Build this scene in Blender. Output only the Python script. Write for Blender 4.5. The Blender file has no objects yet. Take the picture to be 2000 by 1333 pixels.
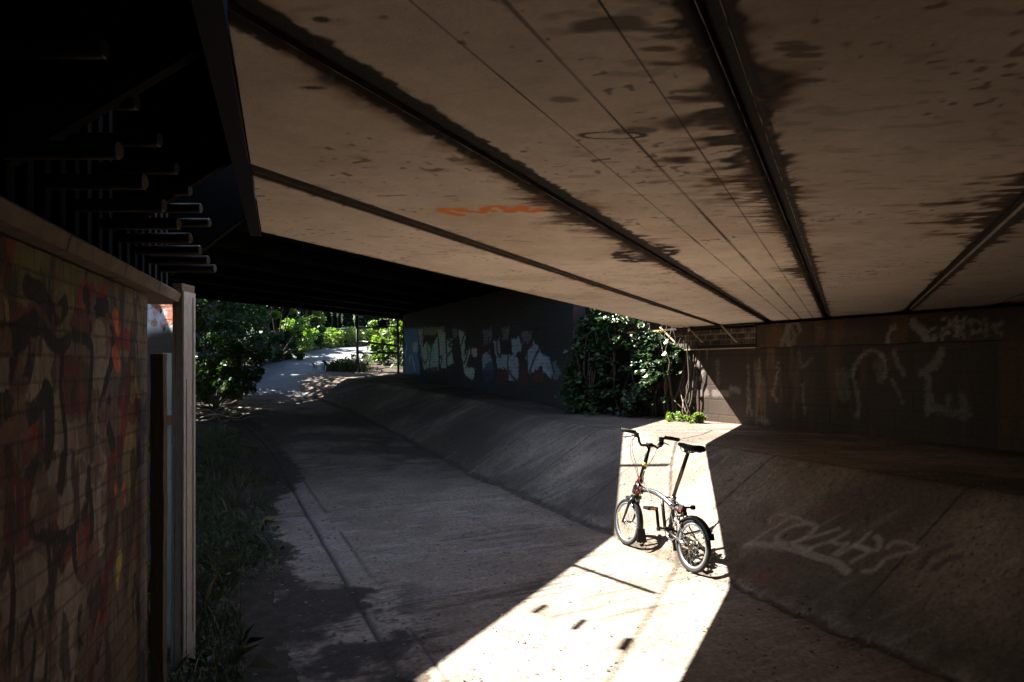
import bpy, math, random
import numpy as np
from mathutils import Vector, Matrix
random.seed(4)
RNG = np.random.default_rng(7)
S = bpy.context.scene
COL = S.collection
R = math.radians

# ------------------------------------------------------------------ measured frame
CAM_H = 1.61                       # eye height above the near floor (metres)
F = 1400.0                         # focal length in photograph pixels
HOR = 718.0                        # horizon row of the photograph
SUN = np.array([.74, -.24, -1.0])  # direction the sunlight travels, per metre of fall
HS = 2.25                          # soffit height of the near bridge
nb = np.array([.9063, -.4226]); mb = np.array([.4226, .9063])   # across / along the deck beams
n1 = np.array([.9272, .3746]);  t1 = np.array([-.3746, .9272])  # across / along the cycle path
D0 = 3.46

# ------------------------------------------------------------------ noise
def _hash(ix, iy, seed):
    h = (ix.astype(np.int64) * 374761393 + iy.astype(np.int64) * 668265263 + seed * 974711) & 0x7fffffff
    h = ((h ^ (h >> 13)) * 1274126177) & 0x7fffffff
    h = (h ^ (h >> 16)) & 0x7fffffff
    return h / float(0x7fffffff)
def vn(x, y, seed=0):
    x = np.asarray(x, float); y = np.asarray(y, float)
    ix = np.floor(x); iy = np.floor(y); fx = x - ix; fy = y - iy
    fx = fx * fx * (3 - 2 * fx); fy = fy * fy * (3 - 2 * fy)
    a = _hash(ix, iy, seed); b = _hash(ix + 1, iy, seed); c = _hash(ix, iy + 1, seed); d = _hash(ix + 1, iy + 1, seed)
    return (a * (1 - fx) + b * fx) * (1 - fy) + (c * (1 - fx) + d * fx) * fy
def fbm(x, y, seed=0, o=4):
    s = 0; a = .5; t = 0
    for i in range(o):
        s = s + a * vn(x * 2 ** i + 17.3 * i, y * 2 ** i - 9.1 * i, seed + i); t += a; a *= .5
    return s / t
def sstep(a, b, x):
    t = np.clip((x - a) / (b - a), 0, 1); return t * t * (3 - 2 * t)

# ------------------------------------------------------------------ terrain
Z0T = np.array([-400, 9, 10.5, 12, 14, 17, 21, 25, 30, 40, 60, 400.])
Z0Z = np.array([0, 0, .0, .08, .25, .60, 1.08, 1.62, 2.20, 2.95, 3.6, 3.6])
def z0(t): return (np.interp(t, Z0T, Z0Z) + np.interp(t - .7, Z0T, Z0Z) + np.interp(t + .7, Z0T, Z0Z)) / 3
def jshift(t): return -.02 * np.clip(t - 11, 0, 11) ** 2
def hb(t): return np.interp(t, [-400, 13, 23, 400], [.72, .78, .15, .15])
def ramp(x, k=45.0):
    sp = lambda q: np.where(q * k > 30, q, np.log1p(np.exp(np.clip(q * k, -50, 30))) / k)
    return sp(x) - sp(x - 1)
def dt(X, Y):
    return n1[0] * X + n1[1] * Y - D0, t1[0] * X + t1[1] * Y
def xy(d, t):
    return (d + D0) * n1[0] + t * t1[0], (d + D0) * n1[1] + t * t1[1]
def gz(X, Y):
    X = np.asarray(X, float); Y = np.asarray(Y, float)
    d, t = dt(X, Y)
    return z0(t) + hb(t) * ramp((d - jshift(t)) / 1.33)

# ------------------------------------------------------------------ photograph measurements -> points on real surfaces
def ray(px, py): return (px - 1000) / F, (HOR - py) / F
def on_ground(px, py):
    rx, rz = ray(px, py); y = np.arange(1.2, 60, .01)
    h = CAM_H + rz * y - gz(rx * y, y)
    i = int(np.argmax(h < 0)); return rx * y[i], y[i]
def on_level(px, py, z):
    rx, rz = ray(px, py); y = (z - CAM_H) / rz; return rx * y, y
def on_wall(px, py, P0, t):
    rx, rz = ray(px, py)                      # P0 + s t = (rx y, y)
    det = -t[0] + rx * t[1]
    s = (P0[0] - rx * P0[1]) / det
    y = P0[1] + s * t[1]
    return s, CAM_H + rz * y

# ------------------------------------------------------------------ materials
def mat(name, col=(.5, .5, .5), rough=.7, metal=0., spec=.5, noise=0, nscale=8., bump=0., bscale=60., attr=None, coat=0., stretch=None, coord='Object', amount=None):
    m = bpy.data.materials.new(name); m.use_nodes = True
    nt = m.node_tree; b = nt.nodes['Principled BSDF']
    b.inputs['Base Color'].default_value = (*col, 1); b.inputs['Roughness'].default_value = rough
    b.inputs['Metallic'].default_value = metal; b.inputs['Specular IOR Level'].default_value = spec
    if coat: b.inputs['Coat Weight'].default_value = coat
    tc = nt.nodes.new('ShaderNodeTexCoord'); src = tc.outputs[coord]
    if stretch:
        mp = nt.nodes.new('ShaderNodeMapping'); mp.inputs['Scale'].default_value = stretch
        nt.links.new(src, mp.inputs['Vector']); src = mp.outputs[0]
    base = None
    if attr:
        a = nt.nodes.new('ShaderNodeAttribute'); a.attribute_name = attr; base = a.outputs['Color']
    if noise:
        n = nt.nodes.new('ShaderNodeTexNoise'); n.inputs['Scale'].default_value = nscale; n.inputs['Detail'].default_value = 8; n.inputs['Roughness'].default_value = .65
        nt.links.new(src, n.inputs['Vector'])
        r = nt.nodes.new('ShaderNodeMapRange'); r.inputs[1].default_value = .25; r.inputs[2].default_value = .75
        r.inputs[3].default_value = 1 - noise; r.inputs[4].default_value = 1 + noise
        nt.links.new(n.outputs[0], r.inputs[0])
        mx = nt.nodes.new('ShaderNodeMix'); mx.data_type = 'RGBA'; mx.blend_type = 'MULTIPLY'; mx.inputs[0].default_value = 1
        if base: nt.links.new(base, mx.inputs[6])
        else: mx.inputs[6].default_value = (*col, 1)
        nt.links.new(r.outputs[0], mx.inputs[7]); base = mx.outputs[2]
    if base: nt.links.new(base, b.inputs['Base Color'])
    if bump:
        n2 = nt.nodes.new('ShaderNodeTexNoise'); n2.inputs['Scale'].default_value = bscale; n2.inputs['Detail'].default_value = 6
        nt.links.new(src, n2.inputs['Vector'])
        bp = nt.nodes.new('ShaderNodeBump'); bp.inputs['Strength'].default_value = bump; bp.inputs['Distance'].default_value = .01
        nt.links.new(n2.outputs[0], bp.inputs['Height']); nt.links.new(bp.outputs[0], b.inputs['Normal'])
    return m

def brick_mat(name, attr, bw=.225, bh=.075, mortar=.010, mdark=.75, rough=.8, bump=.6, spread=.25):
    """vertex paint times brick courses; bricks lie in the object's local x (along) and z (up)"""
    m = mat(name, rough=rough, attr=attr, noise=.35, nscale=22., spec=.3)
    nt = m.node_tree; b = nt.nodes['Principled BSDF']
    tc = nt.nodes.new('ShaderNodeTexCoord'); sp = nt.nodes.new('ShaderNodeSeparateXYZ'); cb = nt.nodes.new('ShaderNodeCombineXYZ')
    nt.links.new(tc.outputs['Object'], sp.inputs[0]); nt.links.new(sp.outputs[0], cb.inputs[0]); nt.links.new(sp.outputs[2], cb.inputs[1])
    nz = nt.nodes.new('ShaderNodeTexNoise'); nz.inputs['Scale'].default_value = 14; nz.inputs['Detail'].default_value = 3
    nt.links.new(tc.outputs['Object'], nz.inputs['Vector'])
    vm = nt.nodes.new('ShaderNodeVectorMath'); vm.operation = 'SCALE'; vm.inputs['Scale'].default_value = .012
    nt.links.new(nz.outputs['Color'], vm.inputs[0])
    va = nt.nodes.new('ShaderNodeVectorMath'); va.operation = 'ADD'; nt.links.new(cb.outputs[0], va.inputs[0]); nt.links.new(vm.outputs[0], va.inputs[1])
    bt = nt.nodes.new('ShaderNodeTexBrick')
    bt.inputs['Scale'].default_value = 1; bt.inputs['Brick Width'].default_value = bw; bt.inputs['Row Height'].default_value = bh
    bt.inputs['Mortar Size'].default_value = mortar; bt.inputs['Mortar Smooth'].default_value = .25
    bt.inputs['Color1'].default_value = (1 + spread * .5, 1 + spread * .45, 1 + spread * .4, 1); bt.inputs['Color2'].default_value = (1 - spread, 1 - spread, 1 - spread * .9, 1); bt.inputs['Mortar'].default_value = (mdark, mdark, mdark, 1)
    nt.links.new(va.outputs[0], bt.inputs['Vector'])
    old = b.inputs['Base Color'].links[0].from_socket
    mx = nt.nodes.new('ShaderNodeMix'); mx.data_type = 'RGBA'; mx.blend_type = 'MULTIPLY'; mx.inputs[0].default_value = 1
    nt.links.new(old, mx.inputs[6]); nt.links.new(bt.outputs['Color'], mx.inputs[7]); nt.links.new(mx.outputs[2], b.inputs['Base Color'])
    n2 = nt.nodes.new('ShaderNodeTexNoise'); n2.inputs['Scale'].default_value = 70; n2.inputs['Detail'].default_value = 5
    nt.links.new(tc.outputs['Object'], n2.inputs['Vector'])
    ms = nt.nodes.new('ShaderNodeMath'); ms.operation = 'MULTIPLY_ADD'; ms.inputs[1].default_value = -1.0
    nt.links.new(bt.outputs['Fac'], ms.inputs[0])
    m3 = nt.nodes.new('ShaderNodeMath'); m3.operation = 'MULTIPLY'; m3.inputs[1].default_value = .6; nt.links.new(n2.outputs[0], m3.inputs[0]); nt.links.new(m3.outputs[0], ms.inputs[2])
    bp = nt.nodes.new('ShaderNodeBump'); bp.inputs['Strength'].default_value = bump; bp.inputs['Distance'].default_value = .012
    nt.links.new(ms.outputs[0], bp.inputs['Height']); nt.links.new(bp.outputs[0], b.inputs['Normal'])
    return m

def leaf_mat(name, c1, c2, rough=.45, trans=.35, spec=.5):
    m = bpy.data.materials.new(name); m.use_nodes = True; nt = m.node_tree; b = nt.nodes['Principled BSDF']; out = nt.nodes['Material Output']
    a = nt.nodes.new('ShaderNodeAttribute'); a.attribute_name = 'tint'
    mx = nt.nodes.new('ShaderNodeMix'); mx.data_type = 'RGBA'; mx.inputs[6].default_value = (*c1, 1); mx.inputs[7].default_value = (*c2, 1)
    nt.links.new(a.outputs['Fac'], mx.inputs[0]); nt.links.new(mx.outputs[2], b.inputs['Base Color'])
    b.inputs['Roughness'].default_value = rough; b.inputs['Specular IOR Level'].default_value = spec
    t = nt.nodes.new('ShaderNodeBsdfTranslucent')
    mt = nt.nodes.new('ShaderNodeMix'); mt.data_type = 'RGBA'; mt.blend_type = 'MULTIPLY'; mt.inputs[0].default_value = 1
    nt.links.new(mx.outputs[2], mt.inputs[6]); mt.inputs[7].default_value = (1.6, 1.9, .7, 1); nt.links.new(mt.outputs[2], t.inputs['Color'])
    sh = nt.nodes.new('ShaderNodeMixShader'); sh.inputs[0].default_value = trans
    nt.links.new(b.outputs[0], sh.inputs[1]); nt.links.new(t.outputs[0], sh.inputs[2]); nt.links.new(sh.outputs[0], out.inputs['Surface'])
    return m

# ------------------------------------------------------------------ mesh building
class MB:
    def __init__(s): s.v = []; s.f = []; s.sm = []
    def add(s, vs, fs, smooth=False):
        o = len(s.v); s.v += [tuple(map(float, v)) for v in vs]
        for f in fs: s.f.append(tuple(i + o for i in f)); s.sm.append(smooth)
        return s
    def box(s, c, d, rot=None):
        x, y, z = (q / 2 for q in d)
        vs = [Vector(p) for p in ((-x, -y, -z), (x, -y, -z), (x, y, -z), (-x, y, -z), (-x, -y, z), (x, -y, z), (x, y, z), (-x, y, z))]
        if rot is not None: vs = [rot @ v for v in vs]
        return s.add([v + Vector(c) for v in vs], [(0, 3, 2, 1), (4, 5, 6, 7), (0, 1, 5, 4), (1, 2, 6, 5), (2, 3, 7, 6), (3, 0, 4, 7)])
    def bar(s, a, b, w, h, up=(0, 0, 1)):
        a = Vector(a); b = Vector(b); t = (b - a).normalized(); u = Vector(up)
        x = t.cross(u)
        if x.length < 1e-4: x = t.cross(Vector((1, 0, 0)))
        x.normalize(); y = x.cross(t)
        vs = []
        for p in (a, b):
            for sx, sy in ((-1, -1), (1, -1), (1, 1), (-1, 1)): vs.append(p + x * sx * w / 2 + y * sy * h / 2)
        return s.add(vs, [(0, 1, 2, 3), (7, 6, 5, 4), (0, 4, 5, 1), (1, 5, 6, 2), (2, 6, 7, 3), (3, 7, 4, 0)])
    def tube(s, pts, r, n=8, cap=True, closed=False):
        P = [Vector(p) for p in pts]; k = len(P); rr = r if hasattr(r, '__len__') else [r] * k
        vs = []; fr = None
        for i, p in enumerate(P):
            if closed: t = (P[(i + 1) % k] - P[i - 1])
            else: t = (P[min(i + 1, k - 1)] - P[max(i - 1, 0)])
            t.normalize()
            if fr is None:
                fr = t.orthogonal().normalized()
            fr = (fr - t * fr.dot(t)).normalized(); bn = t.cross(fr)
            for j in range(n):
                a = 2 * math.pi * j / n; vs.append(p + (fr * math.cos(a) + bn * math.sin(a)) * rr[i])
        fs = []
        for i in range(k if closed else k - 1):
            i2 = (i + 1) % k
            for j in range(n): fs.append((i * n + j, i * n + (j + 1) % n, i2 * n + (j + 1) % n, i2 * n + j))
        s.add(vs, fs, True)
        if cap and not closed:
            o = len(s.v) - k * n
            s.f.append(tuple(o + j for j in reversed(range(n)))); s.sm.append(False)
            s.f.append(tuple(o + (k - 1) * n + j for j in range(n))); s.sm.append(False)
        return s
    def cyl(s, a, b, r, n=16): return s.tube([a, b], r, n)
    def ring(s, c, axis, R0, prof, n=48):
        """revolve a closed profile of (radius offset, axial offset) about axis"""
        ax = Vector(axis).normalized(); u = ax.orthogonal().normalized(); w = ax.cross(u); k = len(prof); vs = []; fs = []
        for i in range(n):
            a = 2 * math.pi * i / n; d = u * math.cos(a) + w * math.sin(a)
            for (q, x) in prof: vs.append(Vector(c) + d * (R0 + q) + ax * x)
        for i in range(n):
            i2 = (i + 1) % n
            for j in range(k): fs.append((i * k + j, i2 * k + j, i2 * k + (j + 1) % k, i * k + (j + 1) % k))
        return s.add(vs, fs, True)
    def prism(s, poly, off):
        """extrude a polygon (list of 3D points) by vector off"""
        k = len(poly); off = Vector(off); vs = [Vector(p) for p in poly] + [Vector(p) + off for p in poly]
        fs = [tuple(range(k)), tuple(reversed(range(k, 2 * k)))] + [(i, i + k, (i + 1) % k + k, (i + 1) % k) for i in range(k)]
        return s.add(vs, fs)
    def build(s, name, m, parent=None):
        me = bpy.data.meshes.new(name); me.from_pydata(s.v, [], s.f)
        me.polygons.foreach_set('use_smooth', s.sm); me.materials.append(m); me.update()
        o = bpy.data.objects.new(name, me); COL.objects.link(o)
        if parent is not None: o.parent = parent
        return o

def tag(o, label=None, cat=None, group=None, kind=None):
    if label: o['label'] = label
    if cat: o['category'] = cat
    if group: o['group'] = group
    if kind: o['kind'] = kind
    return o
def empty(name, loc=(0, 0, 0), rz=0):
    o = bpy.data.objects.new(name, None); o.empty_display_size = .1; COL.objects.link(o); o.location = loc; o.rotation_euler = (0, 0, rz); return o

def raw_mesh(name, verts, faces_flat, nper, m, parent=None, smooth=False, colors=None, cname='paint'):
    me = bpy.data.meshes.new(name); nv = len(verts); nf = len(faces_flat) // nper
    me.vertices.add(nv); me.vertices.foreach_set('co', np.ascontiguousarray(verts, dtype=np.float32).ravel())
    me.loops.add(nf * nper); me.loops.foreach_set('vertex_index', np.ascontiguousarray(faces_flat, dtype=np.int32))
    me.polygons.add(nf); me.polygons.foreach_set('loop_start', np.arange(0, nf * nper, nper, dtype=np.int32))
    me.polygons.foreach_set('use_smooth', np.full(nf, smooth))
    if colors is not None:
        at = me.color_attributes.new(cname, 'FLOAT_COLOR', 'POINT')
        c4 = np.ones((nv, 4), np.float32); c4[:, :3] = colors; at.data.foreach_set('color', c4.ravel())
    me.materials.append(m); me.update(calc_edges=True); me.validate()
    o = bpy.data.objects.new(name, me); COL.objects.link(o)
    if parent is not None: o.parent = parent
    return o
def grid(name, V, m, parent=None, colors=None, flip=False, smooth=True):
    """V: array (nu, nv, 3)"""
    nu, nv = V.shape[:2]; idx = np.arange(nu * nv).reshape(nu, nv)
    q = np.stack([idx[:-1, :-1], idx[1:, :-1], idx[1:, 1:], idx[:-1, 1:]], -1).reshape(-1, 4)
    if flip: q = q[:, ::-1]
    return raw_mesh(name, V.reshape(-1, 3), q.ravel(), 4, m, parent, smooth, None if colors is None else colors.reshape(-1, 3))

# ------------------------------------------------------------------ painting helpers (pigment on a surface, in its own coordinates)
def mixc(C, k, col):
    k = np.clip(k, 0, 1)[..., None]; return C * (1 - k) + np.array(col) * k
def pdist(A, B, pts):
    """distance from grid points (A,B) to a polyline"""
    best = np.full(A.shape, 1e9)
    for (x0, y0), (x1, y1) in zip(pts[:-1], pts[1:]):
        dx, dy = x1 - x0, y1 - y0; L = dx * dx + dy * dy + 1e-12
        t = np.clip(((A - x0) * dx + (B - y0) * dy) / L, 0, 1)
        best = np.minimum(best, np.hypot(A - x0 - t * dx, B - y0 - t * dy))
    return best
def inpoly(A, B, pts):
    r = np.zeros(A.shape, bool); k = len(pts)
    for i in range(k):
        x0, y0 = pts[i]; x1, y1 = pts[(i + 1) % k]
        if y0 == y1: continue
        c = ((y0 > B) != (y1 > B)) & (A < (x1 - x0) * (B - y0) / (y1 - y0) + x0); r ^= c
    return r
def stroke(C, A, B, pts, w, col, soft=.004, k=1., wob=.0):
    lo = np.min(pts, 0) - w - .05; hi = np.max(pts, 0) + w + .05
    sel = (A > lo[0]) & (A < hi[0]) & (B > lo[1]) & (B < hi[1])
    if not sel.any(): return C
    a, b = A[sel], B[sel]
    dd = pdist(a, b, pts)
    if wob: dd = dd + wob * (vn(a * 40, b * 40, 5) - .5)
    C[sel] = mixc(C[sel], k * (1 - sstep(w / 2 - soft, w / 2 + soft, dd)), col); return C
def fillp(C, A, B, pts, col, k=1., wob=.0):
    a, b = A, B
    if wob: a = A + wob * (vn(A * 25, B * 25, 8) - .5); b = B + wob * (vn(A * 25, B * 25, 9) - .5)
    m = inpoly(a, b, pts); C[m] = C[m] * (1 - k) + np.array(col) * k; return C
def smooth_line(pts, n=6):
    P = np.array(pts, float); k = len(P)
    if k < 3: return P
    Q = np.vstack([2 * P[0] - P[1], P, 2 * P[-1] - P[-2]]); out = []
    for i in range(1, k):
        p0, p1, p2, p3 = Q[i - 1], Q[i], Q[i + 1], Q[i + 2]
        for j in range(n):
            t = j / n; out.append(.5 * (2 * p1 + (p2 - p0) * t + (2 * p0 - 5 * p1 + 4 * p2 - p3) * t * t + (3 * p1 - p0 - 3 * p2 + p3) * t ** 3))
    out.append(P[-1]); return np.array(out)
# ================================================================== GROUND
def spread(lo, hi, core0, core1, step, grow=1.25):
    a = list(np.arange(core0, core1 + 1e-6, step)); s = step
    x = core0
    while x > lo: s *= grow; x -= s; a.insert(0, x)
    s = step; x = core1
    while x < hi: s *= grow; x += s; a.append(x)
    return np.array(a)
gx = spread(-160, 160, -9, 5, .09); gy = spread(-60, 260, 1, 24, .1)
GX, GY = np.meshgrid(gx, gy, indexing='ij'); Dg, Tg = dt(GX, GY)
soil_h = lambda X, Y: .035 * fbm(X * 2.3, Y * 2.3, 3) + .03 * fbm(X * 9, Y * 9, 4)
def verge_z(X, Y):
    d, t = dt(X, Y)
    k = sstep(-2.65, -3.3, d)
    return gz(X, Y) - .05 + k * (.04 + soil_h(X, Y) + .10 * sstep(-3.2, -5, d)) 
m_soil = mat('soil', (.045, .036, .026), .95, noise=.6, nscale=9, bump=.8, bscale=40, spec=.2)
ground = grid('ground', np.stack([GX, GY, verge_z(GX, GY)], -1), m_soil); tag(ground, kind='structure')

# ---- paved floor: flat strip, sloped paving, upper bench
dd_ = np.concatenate([np.arange(-3.45, 2.2, .02), np.arange(2.2, 4.9, .04)])
tt_ = [1.0]
while tt_[-1] < 22.6: tt_.append(tt_[-1] + np.interp(tt_[-1], [3, 6, 12, 22], [.012, .02, .045, .09]))
tt_ = np.array(tt_)
PD, PT = np.meshgrid(dd_, tt_, indexing='ij')
PD2 = PD + jshift(PT) * sstep(-6, 0, PD + 3)          # the joint bends with the path
PX, PY = xy(PD2, PT); DJ = PD2 - jshift(PT)           # DJ: distance from the joint
PZ = gz(PX, PY) + .004
C = np.zeros(PX.shape + (3,)) + np.array((.262, .211, .166))
big = fbm(PX * .9, PY * .9, 11); mid = fbm(PX * 4, PY * 4, 12); fine = fbm(PX * 22, PY * 22, 13)
C *= (.72 + .4 * big + .3 * (mid - .5) + .25 * (fine - .5))[..., None]
# float marks left by the tamping board, running across the strip
brush = .55 * fbm(PD * 1.6 + 3, PT * 24 - PD * 3.2, 15, 3) + .45 * vn(PD * 2.2, PT * 52 - PD * 7, 115)
flat = 1 - sstep(-.05, .12, DJ)
C *= (1 - (.45 * flat + .12) * sstep(.50, .70, brush) * sstep(.4, .6, fbm(PX * 1.2, PY * 1.2, 16)))[..., None]
C = mixc(C, .5 * flat * sstep(.58, .72, fbm(PD * 2.2, PT * 7 - PD * .9, 17)), (.29, .26, .235))
C *= (1 + .5 * (vn(PX * 60, PY * 60, 171) - .5) + .35 * (fbm(PD * 3, PT * 40 - PD * 5, 172, 3) - .5))[..., None]
# darker concrete of the sloped paving, toned down further for shade; rain streaks
bank = sstep(.0, .15, DJ)
C = mixc(C, .85 * bank * sstep(.22, .62, fbm(PD * 1.3, PT * 1.1, 18)), (.078, .067, .057))
st = fbm(PD * 1.2 + PT * .25, PT * 9 + PD * 4, 19, 4)
C = mixc(C, .5 * bank * sstep(.6, .75, st), (.27, .25, .23))
# dirt and grit collected in the joint
jn = DJ + .10 * (fbm(PT * 2.1, PT * 0 + 3, 20) - .5) + .05 * (vn(PT * 17, PD * 9, 21) - .5)
jw = (.03 + .055 * vn(PT * 1.7, PT * 0, 22)) * (.45 + .55 * sstep(4.2, 5.6, PT))
dirt = (1 - sstep(jw * .55, jw * 1.25 + .01, np.abs(jn)))
C = mixc(C, .92 * dirt, (.045, .038, .03))
C = mixc(C, .6 * (1 - sstep(.1, .42, np.abs(DJ - .05))) * sstep(.5, .66, fine * .5 + mid * .5), (.13, .11, .09))
# loose earth on the strip near the bike
bx_, by_ = on_ground(1262, 1090); C = mixc(C, .75 * np.exp(-(((PX - bx_) / .34) ** 2 + ((PY - by_) / .30) ** 2)) * sstep(.42, .62, fine * .55 + mid * .45), (.17, .125, .085))
# kerb line groove, gutter strip, soil creeping in from the verge
kl = np.abs(PD + 2.60 + .02 * (vn(PT * 1.5, PT * 0, 23) - .5))
groove = 1 - sstep(.012, .03, kl)
kl2 = np.abs(PD + 2.40 + .015 * (vn(PT * 2.5, PT * 0, 24) - .5))
groove2 = (1 - sstep(.006, .022, kl2)) * sstep(.32, .45, fbm(PT * 1.3, PT * 0, 25))
C = mixc(C, .9 * groove, (.03, .026, .022)); C = mixc(C, .75 * groove2, (.05, .042, .034)); C = mixc(C, .22 * ((PD > -2.6) & (PD < -2.4)), (.33, .29, .25))
edge = -2.86 + .22 * (fbm(PT * 1.6, PT * 0 + 7, 26) - .5) + .30 * (fbm(PX * 7, PY * 7, 27, 6) - .5) - .03
near = sstep(5.7, 5.2, PT); far = sstep(8.6, 11, PT)
edge = edge + near * .40 + far * .55
grit = vn(PX * 55, PY * 55, 33) * .6 + vn(PX * 25, PY * 25, 34) * .4
soilk = sstep(.0, .25, (1 - sstep(-.14, .08, PD - edge)) - grit * .75)
patch = sstep(.51, .66, fbm(PX * 2.6 + .4, PY * 2.6, 28, 6) + .10 * (grit - .5)) * near
soilk = np.clip(soilk - patch * .95, 0, 1)
soilk = np.maximum(soilk, near * (1 - sstep(-2.5, -1.9, PD)) * sstep(.48, .64, fbm(PX * 3.1, PY * 3.1, 29, 6) + .16 * (grit - .5)) * .85)
C = mixc(C, .95 * soilk, np.array((.042, .033, .025)) ) * (1 - .45 * soilk * (grit - .3))[..., None]
C = mixc(C, .5 * sstep(9, 12, PT) * sstep(-1.4, -2.6, PD) * sstep(.35, .6, mid), (.05, .043, .035))
# shade under the far bridge put into the floor colour, in mottled patches
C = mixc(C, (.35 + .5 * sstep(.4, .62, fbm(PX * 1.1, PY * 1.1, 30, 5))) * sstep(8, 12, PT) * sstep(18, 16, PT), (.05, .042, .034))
# expansion joints across the bench and the apron
for tq, d0, d1 in ((8.55, 1.35, 3.6), (5.2, .2, 4.4), (3.3, .1, 4.4), (6.95, .06, 1.36), (8.5, .06, 1.34), (10.3, .06, 3.4), (12.0, .05, 2.4), (13.6, .2, 2.1), (19.1, -3, -.2), (8.2, -2.4, 0), (11.2, -2.4, -.05)):
    q = np.abs(PT - tq - .10 * (PD - d0)); w = .012 + .004 * tq / 5
    C = mixc(C, .8 * (1 - sstep(w * .5, w, q)) * ((PD > d0) & (PD < d1)), (.04, .034, .03))
q = np.abs(PD - 1.37 - .02 * (vn(PT * 1.3, PT * 0, 231) - .5)); C = mixc(C, .7 * (1 - sstep(.007, .02, q)) * (PT < 15), (.04, .034, .03))
q = np.abs(PD - 2.35); C = mixc(C, .5 * (1 - sstep(.006, .018, q)) * (PT < 12), (.05, .042, .036))
# pits, grit and darker stains with soft irregular outlines
C = mixc(C, .8 * sstep(.88, .93, vn(PX * 48, PY * 48, 232)), (.05, .042, .034))
C = mixc(C, .35 * sstep(.56, .70, fbm(PX * 2.1, PY * 2.1, 233, 6)), (.10, .08, .062))
foot = np.exp(-((DJ - .10) / .22) ** 2) + .8 * np.exp(-((PD - 3.45) / .25) ** 2)
C = mixc(C, .65 * np.clip(foot, 0, 1) * sstep(.35, .62, fbm(PX * 5, PY * 5, 234, 5)), (.075, .06, .045))
PZ = PZ - .012 * groove - .006 * groove2 - .008 * dirt + .003 * (fbm(PX * 3, PY * 3, 31) - .5) + .006 * soilk * (vn(PX * 30, PY * 30, 32))
# hairline cracks
rc_ = random.Random(17)
for k in range(26):
    d_c, t_c = rc_.uniform(-2.2, 3.0), rc_.uniform(4, 13); an = rc_.uniform(0, 6.28); p = [(d_c, t_c)]
    for q in range(rc_.randint(6, 14)): an += rc_.uniform(-.7, .7); p.append((p[-1][0] + .11 * math.cos(an), p[-1][1] + .14 * math.sin(an)))
    C = stroke(C, PD, PT, p, .014, (.05, .042, .034), soft=.007, k=rc_.uniform(.2, .5), wob=.02)
# pale trowel scrapes and tyre scuffs
for k in range(40):
    d_c, t_c = rc_.uniform(-2.2, 3.0), rc_.uniform(4, 12); L_ = rc_.uniform(.15, .8)
    C = stroke(C, PD, PT, [(d_c, t_c), (d_c + L_, t_c + .12 * L_)], rc_.uniform(.008, .03), rc_.choice([(.33, .30, .27), (.07, .06, .05)]), soft=.012, k=rc_.uniform(.15, .45), wob=.03)
# rubbed-out chalk and spray lettering
def g_stroke(C, off, sc, pts, w, col, k=1., sm=True):
    p = [on_ground(off[0] + x / sc, off[1] + y / sc) for x, y in pts]
    p = [dt(*q) for q in p]
    if sm: p = smooth_line(p)
    return stroke(C, PD2, PT, p, w, col, soft=.012, k=k)
TX = ((1440, 980), 4.762)
chalk = (.40, .37, .33)
for pts, w in (([(300, 215), (320, 150), (420, 140), (560, 160), (640, 215)], .035), ([(480, 165), (330, 260), (120, 390)], .045),
               ([(640, 215), (500, 245), (380, 320), (370, 370), (460, 395), (560, 375), (680, 310), (730, 250), (690, 215), (620, 215)], .06),
               ([(940, 262), (780, 315), (540, 385), (560, 415), (690, 455)], .055), ([(620, 480), (740, 420), (880, 380), (1030, 300)], .05),
               ([(880, 370), (940, 410), (1030, 400), (900, 500)], .045), ([(1235, 300), (1130, 390), (940, 505)], .055),
               ([(1290, 330), (1325, 390), (1295, 460), (1220, 455), (1090, 410)], .06), ([(1090, 410), (1215, 475), (1060, 565)], .05),
               ([(1400, 440), (1440, 390), (1500, 380), (1640, 425), (1640, 470), (1400, 530), (1280, 640), (1170, 660)], .05),
               ([(80, 420), (130, 400), (330, 420), (560, 465), (720, 520), (900, 570), (1020, 665)], .085)):
    C = g_stroke(C, *TX, pts, w * .68, chalk, .55)
for pts in ([(50, 700), (160, 700), (260, 630), (220, 770), (180, 740)], [(230, 780), (330, 680), (480, 600), (430, 700), (300, 800)], [(820, 60), (860, 120), (1000, 130), (1060, 60)]):
    C = g_stroke(C, *TX, pts, .035, (.24, .06, .04), .35)
for pts in ([(1700, 620), (1800, 500), (1980, 420)], [(1830, 640), (1960, 560), (2060, 520)]):
    C = g_stroke(C, *TX, pts, .05, (.06, .05, .05), .7)
m_conc = mat('worn_concrete', rough=.78, attr='paint', noise=.38, nscale=34, bump=.4, bscale=110, spec=.16)
pav = grid('pavement', np.stack([PX, PY, PZ], -1), m_conc, colors=C); tag(pav, kind='structure')

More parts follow.
